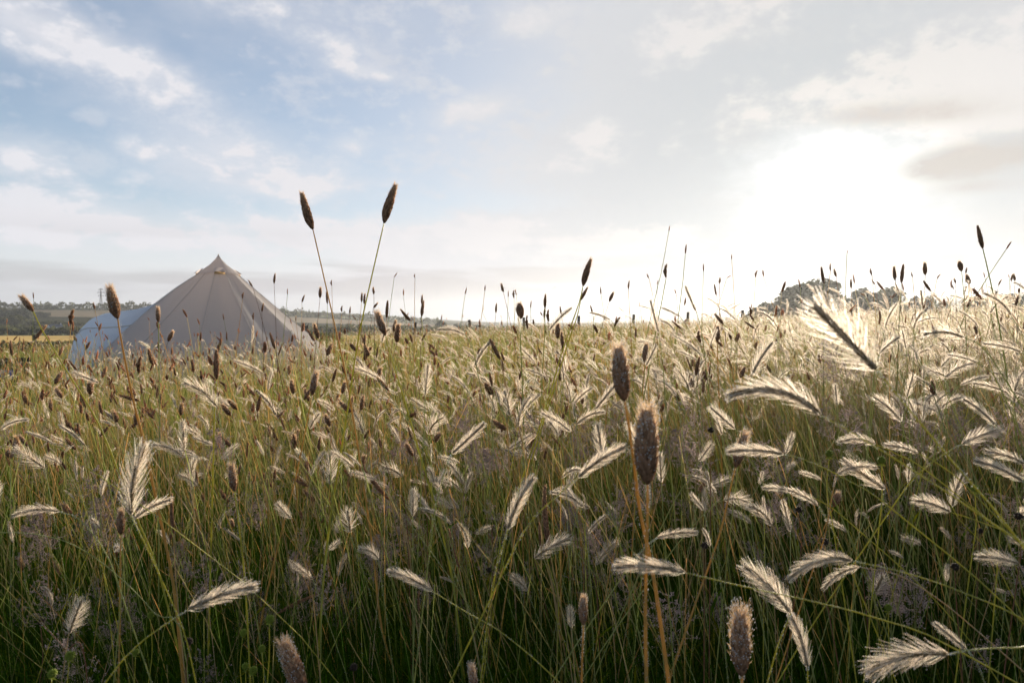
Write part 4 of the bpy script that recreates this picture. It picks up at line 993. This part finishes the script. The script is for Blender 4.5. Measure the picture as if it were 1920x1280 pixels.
for i, (x0, y0, x1, y1, lab) in enumerate(SKYD):
    g = random.Random(i); pl = math.hypot(x1 - x0, y1 - y0); L = .030 + .0009 * pl; d = max(1.6, min(1280 * L / pl, 5.6)); 
    dx = g.uniform(-8, 8) + (x0 - x1) * 1.5; kd = ['slim', 'rod', 'slim', 'stout', 'rod', 'lumpy'][i % 6]
    if y0 - y1 > 24: kd = 'rod'
    plant('bristly_spike', 'seed spike', lab, GD, dark_mesh(kd, 0 if pl < 18 else 1), (x0, y0), (x1, y1), [(x0 + dx, y0 + 60, .05), (x0 + dx * 2, y0 + 130, .1)], d,
          ['stem_red', 'stem_olive', 'stem_orange'][i % 3], .0010 * max(1, d / 3), roll=(1, 0, .2), leaf=False, jit=g.uniform(-1, 1), ddep=g.uniform(-.02, .02), n=4)
# rat-tail spikes
GS = 'slender rat-tail spikes'
SP = [((1030, 1030), (1022, 905), .115, 'tallest rat-tail spike right of the dew covered plume', [(1040, 1080), (1060, 1180), (1075, 1290)]),
 ((1020, 1047), (1011, 977), .070, 'shorter rat-tail spike left of the tallest one', [(1035, 1100), (1050, 1200)]),
 ((861, 1064), (841, 988), .075, 'pale rat-tail spike leaning left of the bent white tuft', [(870, 1110), (890, 1200)]),
 ((924, 1021), (923, 982), .045, 'short rat-tail spike above a small dark seedhead near the centre', [(922, 1070), (920, 1180)]),
 ((731, 938), (674, 865), .095, 'rat-tail spike slanting down right between the tallest stems', [(745, 965), (765, 1020), (775, 1110)]),
 ((326, 1000), (323, 922), .070, 'knobbly green spike standing near the tall lilac plume', [(328, 1060), (338, 1180), (350, 1290)]),
 ((786, 1150), (786, 1106), .045, 'faint grey rat-tail spike low in the dark grass near the centre', [(786, 1190), (788, 1290)]),
 ((520, 1150), (600, 1112), .10, 'brown chaffy spike leaning right beside the lime buds', [(480, 1180), (440, 1230), (400, 1290)])]
for (b0, t0, L, lab, way) in SP:
    plant('rat_tail_spike', 'seed spike', lab, GS, dark_mesh('tail', 1 if b0[0] != 1030 else 2), b0, t0, way, dist(b0, t0, L), 'stem_straw', .0008, roll=(1, 0, .2), leaf=False)
# airy panicles, buds and bare arching stems
AIR = [head_mesh('panicle', airy_head(60 + k), [M['airy'], M['dew']]) for k in range(4)]
GA = 'airy purple panicles in the dark grass'
AP = [((905, 900), (880, 820), .12, 'airy panicle spreading behind the silver plume left of centre'), ((985, 860), (1000, 775), .12, 'whitest airy panicle right of centre, above the crossed pair'),
 ((555, 1130), (560, 1030), .13, 'airy panicle between the tallest stems low down'), ((205, 1040), (190, 930), .14, 'airy panicle left of the tall lilac plume'), ((330, 1090), (335, 1010), .11, 'airy panicle right of the knobbly spike'),
 ((1740, 1160), (1630, 1060), .15, 'airy panicle leaning up left above the corner plume'), ((860, 1200), (865, 1120), .11, 'airy panicle at the bottom centre right of the yellowish plume'),
 ((700, 1100), (705, 1000), .13, 'faint airy panicle left of the upright tufted plume'), ((80, 1060), (60, 950), .14, 'airy panicle by the left edge under the arched plume'), ((1060, 1000), (1080, 930), .10, 'airy panicle under the crossed pair of plumes'),
 ((1230, 1290), (1180, 1220), .11, 'airy panicle at the bottom edge beside the orange stem'), ((770, 880), (740, 800), .12, 'airy panicle left of the silver plume leaning right'), ((960, 880), (900, 845), .08, 'flat airy panicle under the whitest airy one'),
 ((640, 1190), (650, 1100), .12, 'airy panicle right of the blurred brown bottom head'), ((1490, 1290), (1500, 1230), .10, 'airy panicle at the bottom edge under the greenish plume'), ((1830, 860), (1790, 780), .12, 'airy panicle near the right edge among bright plumes'),
 ((470, 1250), (455, 1160), .12, 'airy panicle above the lime buds'), ((1290, 880), (1270, 800), .11, 'airy panicle between the fan tuft and biggest dark head'), ((420, 880), (400, 800), .12, 'dull airy panicle below the left half of the tent'), ((1350, 1190), (1340, 1110), .10, 'dark airy panicle above left of the ragged dewy head')]
for k, (b0, t0, L, lab) in enumerate(AP):
    plant('airy_panicle', 'panicle', lab, GA, AIR[k % 4], b0, t0, [(b0[0] + (b0[0] - t0[0]) * .3, b0[1] + 70)], dist(b0, t0, L), 'stem_red', .0006, leaf=False, hname='panicle_head', jit=k)
BUD = head_mesh('bud', bud_head(5), [M['bud']]); DBUD = head_mesh('bud', bud_head(6, True), [M['dark_bud']])
GB = 'round buds on thin stems'
BD = [(97, 1262, 0, 'lime green bud in the bottom left corner'), (282, 1152, 0, 'lime bud at the end of the slanting brown stem, left'), (130, 1228, 0, 'lime bud right under the fan shaped plume'), (254, 1222, 0, 'small lime bud below the slanting brown stem'),
 (461, 1248, 0, 'left of the two brightest lime buds near the bottom'), (474, 1256, 0, 'right of the two brightest lime buds near the bottom'), (505, 1160, 0, 'lime bud on the orange stem left of the airy panicle'), (492, 1215, 0, 'lime bud left of the blurred brown bottom head'), (455, 1185, 0, 'faint lime bud under the brown chaffy spike'),
 (1555, 850, 0, 'green bud above the plume with the orange stalk'), (1653, 862, 0, 'green bud right of the plume with the orange stalk'), (1873, 886, 0, 'green bud near the right edge between level plumes'), (1828, 915, 0, 'small green bud right of the V of plumes'), (1665, 1138, 0, 'green bud in the airy panicle above the corner plume'),
 (1611, 970, 1, 'blackest round seedhead right of the low twin plumes'), (1911, 967, 1, 'black seedhead near the right edge'), (1333, 806, 1, 'tiny dark seedhead under the white up-left plume'), (1497, 955, 1, 'tiny dark seedhead between the low twin plumes'), (1837, 995, 1, 'dark seedhead below the V of plumes'),
 (1320, 1022, 1, 'dark seedhead above the level silver plume stem'), (1790, 1062, 1, 'dark seedhead above the grey plume, lower right'), (917, 1068, 1, 'small ragged dark seedhead near the centre'), (355, 1202, 1, 'dark red seedhead left of the brown chaffy spike'), (662, 1250, 1, 'round brown seedhead at the bottom between the tall stems'), (1545, 1015, 1, 'small dark seedhead right over the bow shaped plume'),
 (76, 1165, 1, 'brown seedhead left of the fan shaped plume')]
for k, (x, y, dk, lab) in enumerate(BD):
    g = random.Random(k); s_ = g.uniform(13, 19) * (1 if not dk else .85)
    plant('budding_flower', 'flower', lab, GB, DBUD if dk else BUD, (x, y + s_ / 2), (x + g.uniform(-3, 3), y - s_ / 2), [(x + g.uniform(-6, 6), y + 70), (x + g.uniform(-12, 12), y + 150)], 1280 * .012 / s_, 'stem_green' if not dk else 'stem_red', .0006, leaf=not dk, hname='bud')
def bare(pts, d, mname, label, r=.0011):
    w = [at(x, y, d + .03 * i) for i, (x, y) in enumerate(pts)]; e = w[-1]; z = float(hgt(e.x, e.y)); w.append(Vector((e.x + (w[-1].x - w[-2].x) * .5, e.y, z)))
    t = empty('bare_stalk', w[-1], label, 'stalk', 'bare arching stalks'); stalk_obj('stem', spline(w, 26), r * .5, r, mname, t, 5, .6)
    p = w[-2] - w[-1]; leaf_obj(t, (p.x, p.y, p.z * .8), (.4, .3, 1.2), .2, .005, seed=int(pts[0][0]) + 3)
bare([(-20, 998), (60, 1000), (140, 1022), (220, 1078), (290, 1150), (350, 1240)], .95, 'stem_olive', 'long green stalk arching from the left edge down into the lower left')
bare([(75, 1165), (120, 1215), (165, 1290)], .9, 'stem_red', 'reddish brown stalk slanting down right in the bottom left corner')
bare([(735, 690), (762, 790), (785, 880), (800, 940)], 1.6, 'stem_red', 'reddish stalk slanting right below the bristly dewy head')
bare([(1048, 1076), (1090, 1092), (1120, 1120)], 1.3, 'stem_red', 'curved reddish stalk right of the tallest rat-tail spike')
bare([(700, 745), (715, 840), (740, 920), (765, 1010)], 1.3, 'stem_red', 'thin red stalk running down right of the left tall stem')
bare([(955, 745), (975, 830), (990, 905)], 1.5, 'stem_orange', 'rust coloured stalk right of centre under the left-leaning rod head')

# ------------------------------------------------------------ the rest of the meadow
g = np.random.default_rng(42)
def scatter(n, d0, d1, power=0.0, xm=1.02):
    """points in a wedge before the camera, evenly per unit of log distance, a little wider than the view"""
    u = g.random(n); d = np.exp(np.log(d0) + (np.log(d1) - np.log(d0)) * u ** (1 / (1 + power)))
    s = g.uniform(-xm, xm, n); x = (d * .80 + .45) * s; y = d * 1.0
    return x, y, d
def clear_tent(x, y):
    cx = (411 - 960) / FPX * TY
    return (((x - cx) ** 2 + (y - TY) ** 2) > 2.75 ** 2) & ~((x > cx - 3.9) & (x < cx) & (abs(y - TY) < 1.6))
def ribbons(x, y, h, lx, ly, w, segs, tip=.1, flat=False, power=2.0, droop=.0, tints=None, twist=None, base=None):
    """curved tapering blades rooted at x, y; lx, ly = sideways reach of the tip"""
    n = len(x); z = hgt(x, y); a = g.uniform(0, PI, n) if twist is None else twist
    sx, sy = np.cos(a), np.sin(a); V = np.empty((n, segs + 1, 2, 3), np.float32)
    for i in range(segs + 1):
        t = i / segs; b_ = t ** power
        px = x + lx * b_; py = y + ly * b_; pz = z + h * (t - droop * t ** 3)
        k = .5 * w * ((1 - t) ** .6 * (1 - tip) + tip) if not flat else .5 * w * (1 - .4 * t)
        V[:, i, 0] = np.stack([px - sx * k, py - sy * k, pz], 1); V[:, i, 1] = np.stack([px + sx * k, py + sy * k, pz], 1)
    m = 2 * (segs + 1); F = []
    for i in range(segs): F.append([2 * i, 2 * i + 1, 2 * i + 3, 2 * i + 2])
    F = (np.array(F)[None] + m * np.arange(n)[:, None, None]).reshape(-1, 4)
    if tints is None: return V.reshape(-1, 3), F, None
    c = np.repeat(tints, m, 0)
    if base is not None:      # the foot of the plant is greener and much darker than its tan top
        lv = np.tile(np.repeat(np.linspace(0, 1, segs + 1), 2), n)[:, None]; lv = np.clip((lv - .5) / .45, 0, 1); c = c * (np.array(base) * (1 - lv) + lv)
    return V.reshape(-1, 3), F, c
def patchy(x, y, s, k): return vnoise(x, y, s, k)
# --- leaf blades: the dark green depth of the meadow
def blades(n, d0, d1, hm, wm, segs, near=False):
    x, y, d = scatter(n, d0, d1); ok = clear_tent(x, y); x, y, d = x[ok], y[ok], d[ok]; n = len(x)
    h = hm * g.uniform(.45, 1.15, n) * (1 + .18 * patchy(x, y, 1.3, 1)); lean = h * np.abs(g.normal(size=n)) * .42; a = g.uniform(0, 2 * PI, n)
    w = wm * g.uniform(.5, 1.5, n) * np.where(g.random(n) < .06, 2.1, 1) * np.maximum(1, d / 5) ** .8
    t = g.random(n); pt = patchy(x, y, .8, 4)
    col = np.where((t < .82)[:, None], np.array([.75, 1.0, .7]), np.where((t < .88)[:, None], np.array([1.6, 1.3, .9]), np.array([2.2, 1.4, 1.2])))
    far_straw = (np.clip((d - 2.5) / 6, 0, .8) * g.uniform(.3, 1.2, n))[:, None]; col = col * (1 - far_straw) + np.array([5.2, 2.35, 6.0]) * far_straw  # straw tone grows with distance; near blades coloured dark as shaded depth
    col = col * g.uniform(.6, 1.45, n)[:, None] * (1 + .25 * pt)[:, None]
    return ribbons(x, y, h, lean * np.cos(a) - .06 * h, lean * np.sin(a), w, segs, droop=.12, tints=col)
def join(parts):
    Vs, Fs, Ts = [], [], []; k = 0
    for V, F, T in parts: Vs.append(V); Fs.append(F + k); Ts.append(T); k += len(V)
    return np.concatenate(Vs), np.concatenate(Fs), np.concatenate(Ts)
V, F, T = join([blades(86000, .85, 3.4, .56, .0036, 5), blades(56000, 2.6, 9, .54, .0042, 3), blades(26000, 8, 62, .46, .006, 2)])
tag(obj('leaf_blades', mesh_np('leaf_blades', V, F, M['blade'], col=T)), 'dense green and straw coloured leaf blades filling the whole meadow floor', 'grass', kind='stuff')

# --- flowering stalks with heads
def stalks(n, d0, d1, hm, hs, seed, lean_m=(-.10, 0), lean_s=.16, minh=.45, rise=.10):
    x, y, d = scatter(n, d0, d1); ok = clear_tent(x, y); x, y, d = x[ok], y[ok], d[ok]; n = len(x)
    h = np.clip(hm + hs * g.normal(size=n) + .07 * patchy(x, y, .55, seed) + .04 * patchy(x, y, 1.7, seed + 5) + rise * np.clip(x / d, 0, .8), minh, 1.5)
    lx = h * (lean_m[0] + lean_s * g.normal(size=n)); ly = h * (lean_m[1] + lean_s * g.normal(size=n))
    z = hgt(x, y); P = np.stack([x + lx, y + ly, z + h], 1); pw = 2.2
    Tn = unit(np.stack([pw * lx, pw * ly, h], 1))
    return dict(x=x, y=y, d=d, h=h, lx=lx, ly=ly, P=P, T=Tn, n=n, pw=pw)
def project(P):
    c, s = math.cos(PITCH), math.sin(PITCH); v = P - np.array([0, 0, EYE]); yy = v[:, 1] * c + v[:, 2] * s; zz = -v[:, 1] * s + v[:, 2] * c
    return 960 + FPX * v[:, 0] / yy, 640 - FPX * zz / yy, yy
def not_hero(px, py, d):
    ok = np.ones(len(px), bool)
    for cx, cy, r in CENS:
        if r > 14: ok &= ~((np.hypot(px - cx, py - cy) < r * 1.25) & (d < 2.2))
    return ok
def sel(s, m):
    return {k: (v[m] if isinstance(v, np.ndarray) else v) for k, v in s.items()} | {'n': int(m.sum())}
def nod(s, amount, side=-.5):
    """direction of the head: the stem's own direction, bent over sideways"""
    a = g.normal(size=s['n']) * .9 + np.where(g.random(s['n']) < .74, PI, 0) ; q = g.uniform(.1, 1, s['n']) ** .8 * amount
    D = s['T'] * (1 - q * .6)[:, None] + np.stack([np.cos(a), np.sin(a) * .55, -.10 + 0 * a], 1) * q[:, None]
    return unit(D)
def place_heads(P, D, L, templ, roll, tint):
    """copies of a unit head template at P along D"""
    V0, F0, m0, T0 = templ; n = len(P)
    x = roll - D * (roll * D).sum(1)[:, None]; x = unit(x); yv = np.cross(D, x); B = np.stack([x * g.uniform(.65, 1.35, n)[:, None], yv * g.uniform(.65, 1.35, n)[:, None], D], 2) * L[:, None, None]
    V = np.einsum('nij,kj->nki', B, V0) + P[:, None]
    F = (F0[None] + len(V0) * np.arange(n)[:, None, None]).reshape(-1, 3)
    return V.reshape(-1, 3).astype(np.float32), F, np.tile(m0, n), (T0[None] * tint[:, None]).reshape(-1, 3)
def join4(parts):
    Vs, Fs, Ms, Ts = [], [], [], []; k = 0
    for V, F, m, T in parts: Vs.append(V); Fs.append(F + k); Ms.append(m); Ts.append(T); k += len(V)
    return np.concatenate(Vs), np.concatenate(Fs), np.concatenate(Ms), np.concatenate(Ts)

pale = stalks(27500, 1.15, 55, .84, .115, 2); ppx, ppy, pd_ = project(pale['P']); 
# paler grass grows thickest to the right, and none may stand right before the lens
keep = (g.random(pale['n']) < np.clip(.40 + .60 * (ppx - 500) / 900, .34, 1)) & not_hero(ppx, ppy, pd_)
keep &= ~((pd_ < 2.0) & (g.random(pale['n']) < .45)) & ~((pd_ < 3.0) & (ppx < 800) & (g.random(pale['n']) < .5))
keep &= (ppy > 548) & ~((ppx < 640) & (ppy < 640))
pale = sel(pale, keep)
darks = stalks(6800, 1.5, 55, .90, .135, 3, lean_m=(-.04, 0), lean_s=.12); dpx, dpy, dd_ = project(darks['P'])
keep = (g.random(darks['n']) < np.clip(1.1 - .5 * (dpx - 300) / 1600, .45, 1)) & not_hero(dpx, dpy, dd_) & (dpy > 515) & ~((dpx < 640) & (dpy < 592)); darks = sel(darks, keep)
darks['h'] += 0
pD = nod(pale, .95); dD = unit(darks['T'] + g.normal(size=(darks['n'], 3)) * .28)
pL = g.uniform(.028, .068, pale['n']); dL = g.uniform(.024, .044, darks['n'])
lean_far = np.maximum(1, pale['d'] / 14) ** .35; pL *= lean_far; dL *= np.maximum(1, darks['d'] / 14) ** .35

# the largest of each kind stand as things of their own
def zone(px, py):
    if py < 600: v = 'against the sky'
    elif py < 655: v = 'far meadow edge'
    elif py < 720: v = 'upper meadow'
    elif py < 800: v = 'mid meadow'
    elif py < 900: v = 'halfway down'
    elif py < 1040: v = 'lower meadow'
    else: v = 'near the bottom'
    for lim, nm in ((110, 'by the left edge'), (210, 'below the awning'), (330, "below the tent's left half"), (450, "below the tent's peak"), (590, "below the tent's right foot"), (700, 'below the tallest pair'),
                    (830, 'under the bristly dewy head'), (940, 'under the nearest middle post'), (1080, 'left of the crossed pair'), (1190, 'beside the biggest dark pair'), (1300, 'right of the biggest heads'),
                    (1420, 'left of the skyline trees'), (1530, 'under the tallest tree'), (1640, 'under the glowing head'), (1740, 'right of the glowing head'), (1840, 'under the crossing pair'), (3000, 'by the right edge')):
        if px < lim: return v, nm
ORD = ['first', 'second', 'third', 'fourth', 'fifth', 'sixth', 'seventh', 'eighth', 'ninth', 'tenth', 'eleventh', 'twelfth']
def individuals(s, D, L, quota, kindname, word, group, mesh_fn, stems, vis_ok):
    px, py, dd = project(s['P']); size = L / dd
    inside = (px > 4) & (px < 1916) & (py < 1276) & vis_ok(px, py, dd); cand = np.where(inside)[0]; cand = cand[np.argsort(-size[cand])][:quota]
    recs = []
    for i in cand:
        tipx, tipy, _ = project((s['P'][i] + D[i] * L[i])[None]); dx, dy = tipx[0] - px[i], py[i] - tipy[0]
        if abs(dx) < .35 * abs(dy): tilt = 'upright'
        elif dy < .25 * abs(dx): tilt = 'lying level, tip ' + ('left' if dx < 0 else 'right')
        else: tilt = 'leaning ' + ('left' if dx < 0 else 'right')
        v, nm = zone(px[i], py[i]); recs.append([i, tilt, v, nm, px[i]])
    buckets = {}
    for r in recs: buckets.setdefault((r[1], r[2], r[3]), []).append(r)
    for (tilt, v, nm), rs in buckets.items():
        rs.sort(key=lambda r: r[4])
        for k, (i, *_r) in enumerate(rs):
            lab = f'{word} {tilt}, {v} {nm}'
            if len(rs) > 1: lab += f', {ORD[min(k, 11)]} from left'
            x, y, h = s['x'][i], s['y'][i], s['h'][i]; root = Vector((x, y, float(hgt(x, y)) - .01))
            t = empty(kindname, root, lab, {'feathery_plume': 'plume'}.get(kindname, 'seed spike'), group)
            pts = [root + Vector((s['lx'][i] * q ** s['pw'], s['ly'][i] * q ** s['pw'], h * q + .01 * (q > .99))) for q in np.linspace(0, 1, 10)]
            stalk_obj('stem', pts[::-1], .00065, .0011, stems[i % len(stems)], t, 4, .5 if dd[i] < 1.8 else 0)
            me, ref = mesh_fn(i, size[i] * FPX); o = obj('seed_head', me, t)
            bp = Vector(s['P'][i]); o.matrix_local = Matrix.Translation(-root) @ head_matrix(bp, bp + Vector(D[i] * L[i]), ref) @ Matrix.Diagonal((.7 + .6 * ((i * 37) % 100) / 100, .7 + .6 * ((i * 61) % 100) / 100, 1, 1))
            if i % 2: leaf_obj(t, pts[5] - root, (math.cos(i), .3 * math.sin(i), 1.2), .16 + .02 * (i % 5), .004 + .0006 * (i % 4), seed=int(i), tint=((.9, 1, .8), (1.7, 1.3, .9), (2.4, 1.4, 1))[i % 3])
    m = np.ones(s['n'], bool); m[cand] = False; return m
pm = individuals(pale, pD, pL, 300 - len(PALE), 'feathery_plume', 'pale feathery head', GP, lambda i, q: (pale_mesh([.1, .25, .4, .2, .5][i % 5], [1, 1, 0, 2, 1, 0, 3][i % 7], 1 if q > 26 else 0), (0, .1, -1)), ['stem_olive', 'stem_straw', 'stem_green', 'stem_olive'], lambda px, py, dd: py > 560)
dm = individuals(darks, dD, dL, 300 - len(DARK) - len(SKYD), 'bristly_spike', 'small dark head', GD, lambda i, q: (dark_mesh(['slim', 'rod', 'slim', 'stout', 'lumpy', 'rod', 'dewy'][i % 7], 0), (1, 0, .2)), ['stem_straw', 'stem_olive', 'stem_orange', 'stem_green'], lambda px, py, dd: py > 500)
# everything farther away
def lod(s, D, L, m, near, mid, far, roll, tints):
    parts = []; idx = np.where(m)[0]; d = s['d'][idx]
    for lo, hi, ts in ((0, 5, near), (5, 14, mid), (14, 99, far)):
        ii = idx[(d >= lo) & (d < hi)]
        for k, t in enumerate(ts):
            jj = ii[k::len(ts)]
            if len(jj): parts.append(place_heads(s['P'][jj], D[jj], L[jj], t, roll[jj], tints[jj]))
    return join4(parts)
def LP(seed, rows, ring, w, arch, alen=.26, ang=.6, seg=1): return pale_head(seed, arch, rows, ring, alen, ang, w, 0, seg, .026)
pn = [LP(1 + k, 14, 6, .018, .1 + .15 * k, [.24, .30, .2][k]) for k in range(3)]
pmid = [LP(11 + k, 8, 5, .034, .1 + .2 * k, .24) for k in range(3)]; pf = [LP(21 + k, 5, 4, .062, .15 + .2 * k, .24) for k in range(2)]
n = pale['n']; roll = unit(np.stack([g.normal(size=n) * .3, g.normal(size=n) * .3, -np.ones(n)], 1))
tint = g.uniform(.85, 1.18, n)[:, None] * np.array([1, .98, .95])
tag(obj('pale_seed_heads', mesh_np('pale_seed_heads', *(lambda q: (q[0], q[1], PM, q[2], q[3]))(lod(pale, pD, pL, pm, pn, pmid, pf, roll, tint)))), 'countless pale feathery seed heads receding over the meadow', 'grass', kind='stuff')
def LD(seed, n, rad_, w=.02): return dark_head(seed, .1, n, rad_, .05, .35, 0, .4, w)
dn = [LD(1, 70, .11), LD(2, 70, .15), LD(3, 70, .09)]; dmid = [LD(4, 30, .13), LD(5, 26, .16)]; df = [LD(6, 14, .17)]
n = darks['n']; roll = unit(g.normal(size=(n, 3))); tint = g.uniform(.9, 1.9, n)[:, None] * np.ones(3)
tag(obj('dark_seed_heads', mesh_np('dark_seed_heads', *(lambda q: (q[0], q[1], DM, q[2], q[3]))(lod(darks, dD, dL, dm, dn, dmid, df, roll, tint)))), 'countless small dark seed heads scattered through the far meadow', 'grass', kind='stuff')
# their stems, and bare ones among them
def stem_rib(s, m, w0):
    s = sel(s, m); n = s['n']; w = w0 * np.maximum(1, s['d'] / 3.5) ** .75; t = g.random(n)
    col = np.where((t < .45)[:, None], np.array([1, 1, 1.0]), np.where((t < .75)[:, None], np.array([.75, 1.0, .65]), np.array([1.4, 1.0, .8]))) * (g.uniform(.7, 1.3, n) * np.where(g.random(n) < .15, 1.7, 1))[:, None]
    parts = []
    for lo, hi, sg in ((0, 4, 7), (4, 99, 4)):
        k = (s['d'] >= lo) & (s['d'] < hi)
        if k.any():
            for q in ((0, PI / 2) if lo == 0 else (0,)):
                parts.append(ribbons(s['x'][k], s['y'][k], s['h'][k], s['lx'][k], s['ly'][k], w[k], sg, flat=True, power=s['pw'], tints=col[k], twist=np.full(k.sum(), q), base=(.22, .42, .13)))
    return join(parts)
bare_ = stalks(22000, 1.1, 55, .70, .16, 5, lean_s=.17)
bx_, by_, bd_ = project(bare_['P']); bare_ = sel(bare_, (by_ > np.where(bx_ < 640, 625, 560)) & ~((bd_ < 1.7) & (g.random(bare_['n']) < .7)))
V, F, T = join([stem_rib(pale, pm, .0019), stem_rib(darks, dm, .0019), stem_rib(bare_, bare_['h'] > 0, .0018)])
tag(obj('grass_stems', mesh_np('grass_stems', V, F, M['stalk'], col=T)), 'thin straw and green stems crowding the whole meadow', 'grass', kind='stuff')
# airy haze of panicles low down and a soft brown undergrowth of them farther off
s = stalks(650, 1.3, 16, .60, .12, 9, lean_s=.15); n = s['n']; A0 = airy_head(80, .4, 9); A1 = airy_head(81, .4, 9)
Ls = g.uniform(.09, .16, n); ti = g.uniform(.7, 1.3, n)[:, None] * np.ones(3); roll = unit(g.normal(size=(n, 3))); h_ = np.arange(n) % 2 == 0
ok = s['d'] > 1.3; a_, b_ = ok & h_, ok & ~h_
q = join4([place_heads(s['P'][a_], s['T'][a_], Ls[a_], A0, roll[a_], ti[a_]), place_heads(s['P'][b_], s['T'][b_], Ls[b_], A1, roll[b_], ti[b_])])
tag(obj('airy_seed_haze', mesh_np('airy_seed_haze', q[0], q[1], [M['airy'], M['dew']], q[2], q[3])), 'loose purplish veil of open panicles low in the grass', 'grass', kind='stuff')

# ------------------------------------------------------------ morning haze, its scatter also standing in for lens glare by the sun
hm = bpy.data.materials.new('haze'); hm.use_nodes = True; hn = hm.node_tree; hn.nodes.clear()
ho = hn.nodes.new('ShaderNodeOutputMaterial'); hv = hn.nodes.new('ShaderNodeVolumePrincipled')
hv.inputs['Color'].default_value = (.90, .95, 1.0, 1); hv.inputs['Density'].default_value = 0.00028; hv.inputs['Anisotropy'].default_value = 0.55
hn.links.new(hv.outputs[0], ho.inputs['Volume'])
b = MB(); b.box((0, 430, 18), (2800, 2000, 54)); hz_ = b.build('haze', hm); tag(hz_, kind='stuff')
